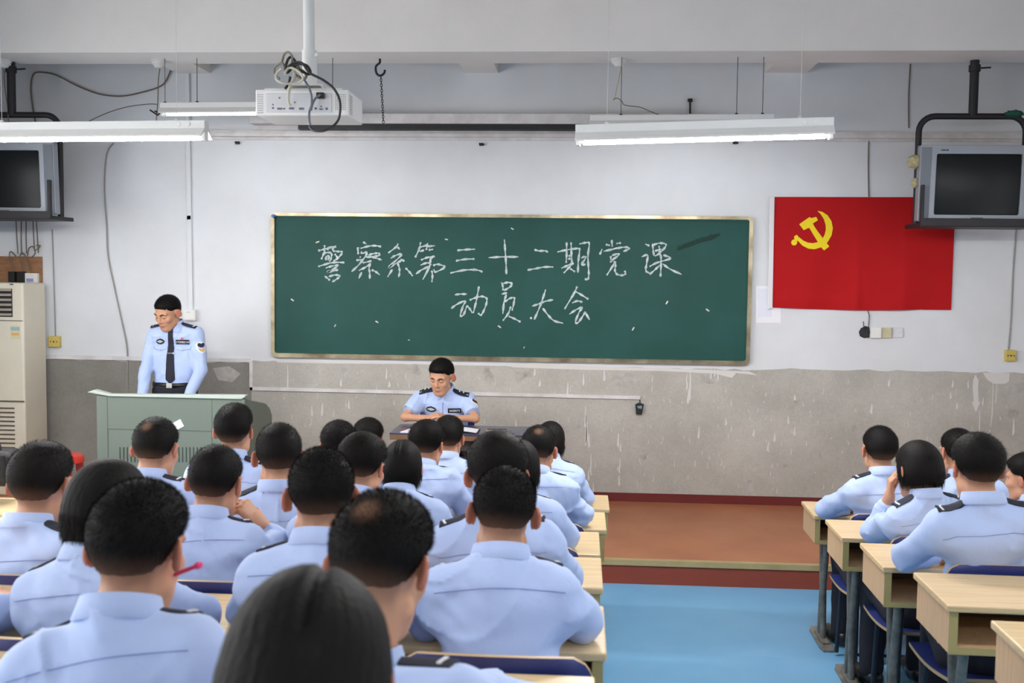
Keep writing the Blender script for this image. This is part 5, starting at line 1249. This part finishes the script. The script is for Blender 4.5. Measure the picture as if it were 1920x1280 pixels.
def patch(name, o, sp, poly, m, th=.003, at=None):
    """thin closed plate pinned on the shirt; poly in (u to the wearer's right, v down from the neck)"""
    uc, vc = at; c_, r_, up, n_ = plane_at(sp, uc, vc)
    pts = [c_-r_*(u-uc)-up*(v-vc)+n_*th for u, v in poly]; n = len(pts); bk = [p-n_*(th+.010 if th < .004 else .0012) for p in pts]
    g = G(); g.add(pts+bk, [tuple(range(n)), tuple(range(n, 2*n))[::-1]]+[(i, n+i, n+(i+1) % n, (i+1) % n) for i in range(n)])
    return g.build(name, m, o)
def rectp(u, v, w_, h_, k=6): return [(u-w_/2+w_*i/k, v-h_/2) for i in range(k+1)]+[(u+w_/2-w_*i/k, v+h_/2) for i in range(k+1)]
def digits(o, sp, txt, u, v, hgt):
    """raised characters on a number plate"""
    cu = bpy.data.curves.new('digits', 'FONT'); cu.body = txt; cu.size = hgt*1.4; cu.align_x = 'CENTER'; cu.extrude = .0006
    t = bpy.data.objects.new('tmp', cu); COL.objects.link(t); dg = bpy.context.evaluated_depsgraph_get(); me = bpy.data.meshes.new_from_object(t.evaluated_get(dg)); bpy.data.objects.remove(t)
    c_, r_, up, fw = plane_at(sp, u, v-.001); r_ = -r_; c_ = c_+fw*.0036
    co = np.empty(len(me.vertices)*3, np.float32); me.vertices.foreach_get('co', co); co = co.reshape(-1, 3)
    W = c_ + np.outer(-co[:, 0], r_) + np.outer(co[:, 1]-hgt*.5, up) + np.outer(co[:, 2], fw); me.vertices.foreach_set('co', W.astype(np.float32).ravel()); me.update()
    me.materials.clear(); me.materials.append(SKINW); d_ = bpy.data.objects.new('plate_number', me); COL.objects.link(d_); d_.parent = o
SILV = mat('badge_silver', srgb(190,190,186), .4, .4); GOLD = mat('badge_gold', srgb(206,158,84), .5)
def dress(o, sp, number, tie):
    w0 = .088
    b = patch('chest_badge', o, sp, [(w0-.042, .135), (w0-.03, .120), (w0, .112), (w0+.03, .120), (w0+.042, .135), (w0+.03, .150), (w0, .158), (w0-.03, .150)], NAVY, at=(w0, .135))
    patch('badge_relief', b, sp, [(w0-.034, .135), (w0-.012, .127), (w0, .124), (w0+.012, .127), (w0+.034, .135), (w0+.012, .143), (w0, .146), (w0-.012, .143)], SILV, .0045, at=(w0, .135))
    n = patch('number_plate', o, sp, rectp(-.088, .138, .100, .036), NAVY, at=(-.088, .138)); digits(n, sp, number, -.088, .139, .0165)
    fn = sp['fn']; sh, E = fn['sh'][-1], np.asarray(sp['elbow'][-1]); ua = nrm(E-sh); ctr = sh+(E-sh)*.42; out = nrm(np.array((-.75, .66, .1))); out = nrm(out-ua*(out@ua)); lat = np.cross(ua, out)
    def onarm(a, b_, off): return fn['onshirt'](ctr+lat*a+ua*b_+out*.1, -out, start=.06)+out*off
    shield = [(-.036, -.030), (-.018, -.040), (0, -.036), (.018, -.040), (.036, -.030), (.036, .012), (.022, .036), (0, .050), (-.022, .036), (-.036, .012)]
    def armp(nm, poly, m, off, par):
        pts = [onarm(a, b_, off) for a, b_ in poly]; k = len(pts); c_ = np.mean(pts, 0)+out*.002; g = G()
        g.add(pts+[c_]+[p-out*.006 for p in pts], [(i, (i+1) % k, k) for i in range(k)]+[(i, k+1+i, k+1+(i+1) % k, (i+1) % k) for i in range(k)]); return g.build(nm, m, par)
    sp_ = armp('sleeve_patch', shield, SKINW, .003, o)
    armp('patch_crest', [(-.022, -.034), (.022, -.034), (.026, -.014), (.012, .002), (-.012, .002), (-.026, -.014)], NAVY, .0055, sp_)
    armp('patch_band', [(-.024, .012), (.024, .012), (.016, .032), (0, .042), (-.016, .032)], GOLD, .0055, sp_)
    for s in (-1, 1):                                                    # points of the collar
        P = [(s*.056, .014), (s*.066, .030), (s*.062, .064), (s*.038, .062), (s*.012, .042), (s*.016, .024), (s*.036, .014)]
        c_ = [chest(sp, u, v, .007) for u, v in P]; md = np.median(c_, 0); c_ = [q_ for q_ in c_ if np.linalg.norm(q_-md) < .07]; k = len(c_); bk = [q_-fn['yf']*.012 for q_ in c_]; md = np.mean(c_, 0)+fn['yf']*.003
        g = G(); g.add(c_+[md]+bk, [(i, (i+1) % k, k) for i in range(k)]+[(i, k+1+i, k+1+(i+1) % k, (i+1) % k) for i in range(k)]); g.build('collar_point', SHIRT, o)
    for s in (-1, 1):                                                    # breast pockets with pointed flaps
        g = G(); P = [chest(sp, s*.088+a, b_, .0015) for a, b_ in [(-.06, .17), (-.06, .192), (-.03, .198), (0, .208), (.03, .198), (.06, .192), (.06, .17)]]
        g.tube([tuple(p) for p in P], .0016, 6); g.build('pocket_flap_seam', SEAM, o, smooth=60)
        c_ = chest(sp, s*.088, .197, .002); g = G(); g.lathe([(.001, .003), (.006, .002), (.0065, 0)], tuple(c_), 12, 0, 'y'); g.build('pocket_button', SILV, o)
    if not tie:
        g = G(); g.tube([tuple(chest(sp, 0, .07+.03*i, .001)) for i in range(9)], .0014, 6); g.build('placket_seam', SEAM, o, smooth=60)
        for k in range(4):
            c_ = chest(sp, 0, .085+.07*k, .002); g = G(); g.lathe([(.001, .003), (.005, .002), (.0055, 0)], tuple(c_), 12, 0, 'y'); g.build('shirt_button', SEAM, o)
# lecturer
ly_ = -.72; P = aty(316, 553, ly_); rz = math.pi
L_ = dict(seed=61, hair='crop', fade=.6, stand=True, pitch=26, yaw=-20, roll=-3, hs=1.07, res=.0045, sres=.0065, strands=6000, bw=.98, bo=.026, bwid=.026, hipz=.95, female=False)
Hw = np.array((P[0], P[1]-.02, P[2]-.137)); hxw = float(aty(323, 700, ly_)[0])
seated(L_, Hw, PZ, (hxw, ly_+.06), rz)
L_['elbow'] = {1: np.array((.215, .05, 1.11)), -1: np.array((-.225, .04, 1.11))}; L_['wrist'] = {1: np.array((.20, .17, .885)), -1: np.array((-.17, .18, .885))}
L_['hd'] = {1: (-.3, .8, -.5), -1: (.3, .8, -.5)}; L_['hn'] = {1: (.3, .4, 1), -1: (-.3, .4, 1)}; L_['curl'] = {-1: 25, 1: 25}
L_['knee'] = {-1: (-.10, .02, .50), 1: (.10, .02, .50)}; L_['ankle'] = {-1: (-.11, -.02, .09), 1: (.11, -.02, .09)}
o_ = pers(L_); o_.location = (hxw, ly_+.06, PZ); o_.rotation_euler = (0, 0, rz)
tag(o_, 'officer in light blue shirt and dark tie standing behind the lectern, looking down', 'person')
features(o_, L_); dress(o_, L_, '1730B21A', True)
fn = L_['fn']
g = G(); tv_ = []
for i in range(15):
    u = i/14; v = .024+.44*u; wd_ = (.020, .017, .024)[0] if i < 1 else (.0185 if i < 3 else .020+.020*((i-3)/11)); wd_ = wd_ if i < 14 else .004
    for a in (-1, -.4, .4, 1): tv_.append(chest(L_, a*wd_-.002, v, .010-.003*abs(a)))
K = len(tv_); tvb = [p-fn['yf']*.008 for p in tv_]; f = []
for i in range(14):
    for j in range(3): a = i*4+j; f += [(a, a+1, a+5, a+4), (K+a, K+a+4, K+a+5, K+a+1)]
    a = i*4; f += [(a, a+4, K+a+4, K+a), (a+3, K+a+3, K+a+7, a+7)]
g.add(tv_+tvb, f); tie = g.build('tie', NAVY, o_, smooth=50)
g = G(); p_ = [chest(L_, -.03+.012*i, .225, .013) for i in range(5)]; g.tube([tuple(p) for p in p_], .0028, 6); c_ = chest(L_, -.028, .225, .014); g.box(tuple(c_), (.014, .004, .012), Euler((0, R_(45), 0)).to_matrix()); g.build('tie_clip', SILV, tie)
g = G(); h_ = fn['hip']; n = 40
ringp = []
for i in range(n):
    a = 2*math.pi*i/n; d_ = np.array((math.sin(a), math.cos(a), 0)); p0 = h_+np.array((0, 0, .035)); lo_, hi_ = .05, .3
    for _ in range(24):
        md = (lo_+hi_)/2
        if fn['shirt']((p0+d_*md)[None])[0] < 0: lo_ = md
        else: hi_ = md
    ringp.append(p0+d_*(md+.018))
v = []
for p in ringp: v += [p+[0, 0, -.018], p+[0, 0, .018]]
g.add(v, [(2*i, 2*((i+1) % n), 2*((i+1) % n)+1, 2*i+1) for i in range(n)]); be = g.build('belt', LEATHER, o_, smooth=50); sm = be.modifiers.new('t', 'SOLIDIFY'); sm.thickness = .004
g = G(); g.box((0, float(ringp[0][1])+.004, float(h_[2])+.035), (.045, .006, .038)); g.build('buckle', SILV, be, bevel=.002)
g = G(); g.prism([(0, 0), (.007, .014), (.014, .002), (.022, .012), (.018, -.008), (.004, -.008)], tuple(chest(L_, -.078, .112, .004)), Vector(-fn['xr']), Vector(fn['ax']), .002); g.build('lapel_pin', mat('pin_red', srgb(210,80,60), .5), o_)
# seated officer
ly2 = -.98; P = aty(828, 671, ly2); O_ = dict(seed=62, hair='brush', fade=.5, pitch=20, yaw=-14, roll=-2, hs=1.04, res=.0045, sres=.0065, strands=6000, bw=1.02, short=True, rank='bars', bo=.024, bwid=.026, hipz=.53)
Hw = np.array((P[0], P[1]-.01, P[2]-.142)); hx2, hy2 = float(P[0]), -.80
seated(O_, Hw, PZ, (hx2, hy2), rz); tz_ = TZ-PZ
O_['elbow'] = {1: np.array((.262, .24, tz_+.05)), -1: np.array((-.262, .24, tz_+.05))}; O_['wrist'] = {1: np.array((.10, .34, tz_+.055)), -1: np.array((-.075, .34, tz_+.06))}
O_['hd'] = {1: (-.75, .30, .22), -1: (.6, .35, .25)}; O_['hn'] = {1: (.15, .3, 1), -1: (-.2, .3, 1)}; O_['curl'] = {1: 34, -1: 30}
O_['knee'] = {-1: (-.14, .44, .53), 1: (.14, .44, .53)}; O_['ankle'] = {-1: (-.14, .40, .09), 1: (.14, .40, .09)}
o_ = pers(O_); o_.location = (hx2, hy2, PZ); o_.rotation_euler = (0, 0, rz)
tag(o_, 'officer in short sleeved blue shirt seated at the table under the chalkboard', 'person')
features(o_, O_); dress(o_, O_, '3428073', False)
ch = copy_tree(chair0); ch.location = (hx2, hy2-.015, PZ); ch.rotation_euler = (0, 0, rz); tag(ch, 'blue plywood chair behind the table under the seated officer', 'chair', 'blue plywood chairs')
# pen behind the ear of the big square crop
a, b_ = aty(343, 1071, float(aty(261, 897, FAR[5]-.3)[1])), aty(376, 1058, float(aty(261, 897, FAR[5]-.3)[1])-.03)
pn = tag(empty('pink_pen', tuple((a+b_)/2)), 'bright pink pen tucked behind the right ear of the large square crop', 'pen')
d_ = (b_-a)/2; g = G(); g.tube([tuple(-d_*2.4), tuple(d_*.55)], .004, 10); g.build('barrel', mat('pen_pink', srgb(226,50,120), .35), pn, smooth=50)
g = G(); g.tube([tuple(d_*.5), tuple(d_*.6), tuple(d_*.95), tuple(d_)], [.0045, .0065, .006, .003], 10); g.build('cap', mat('pen_pink', srgb(226,50,120), .35), pn, smooth=50)
print('done', round(time.time()-T0, 1))
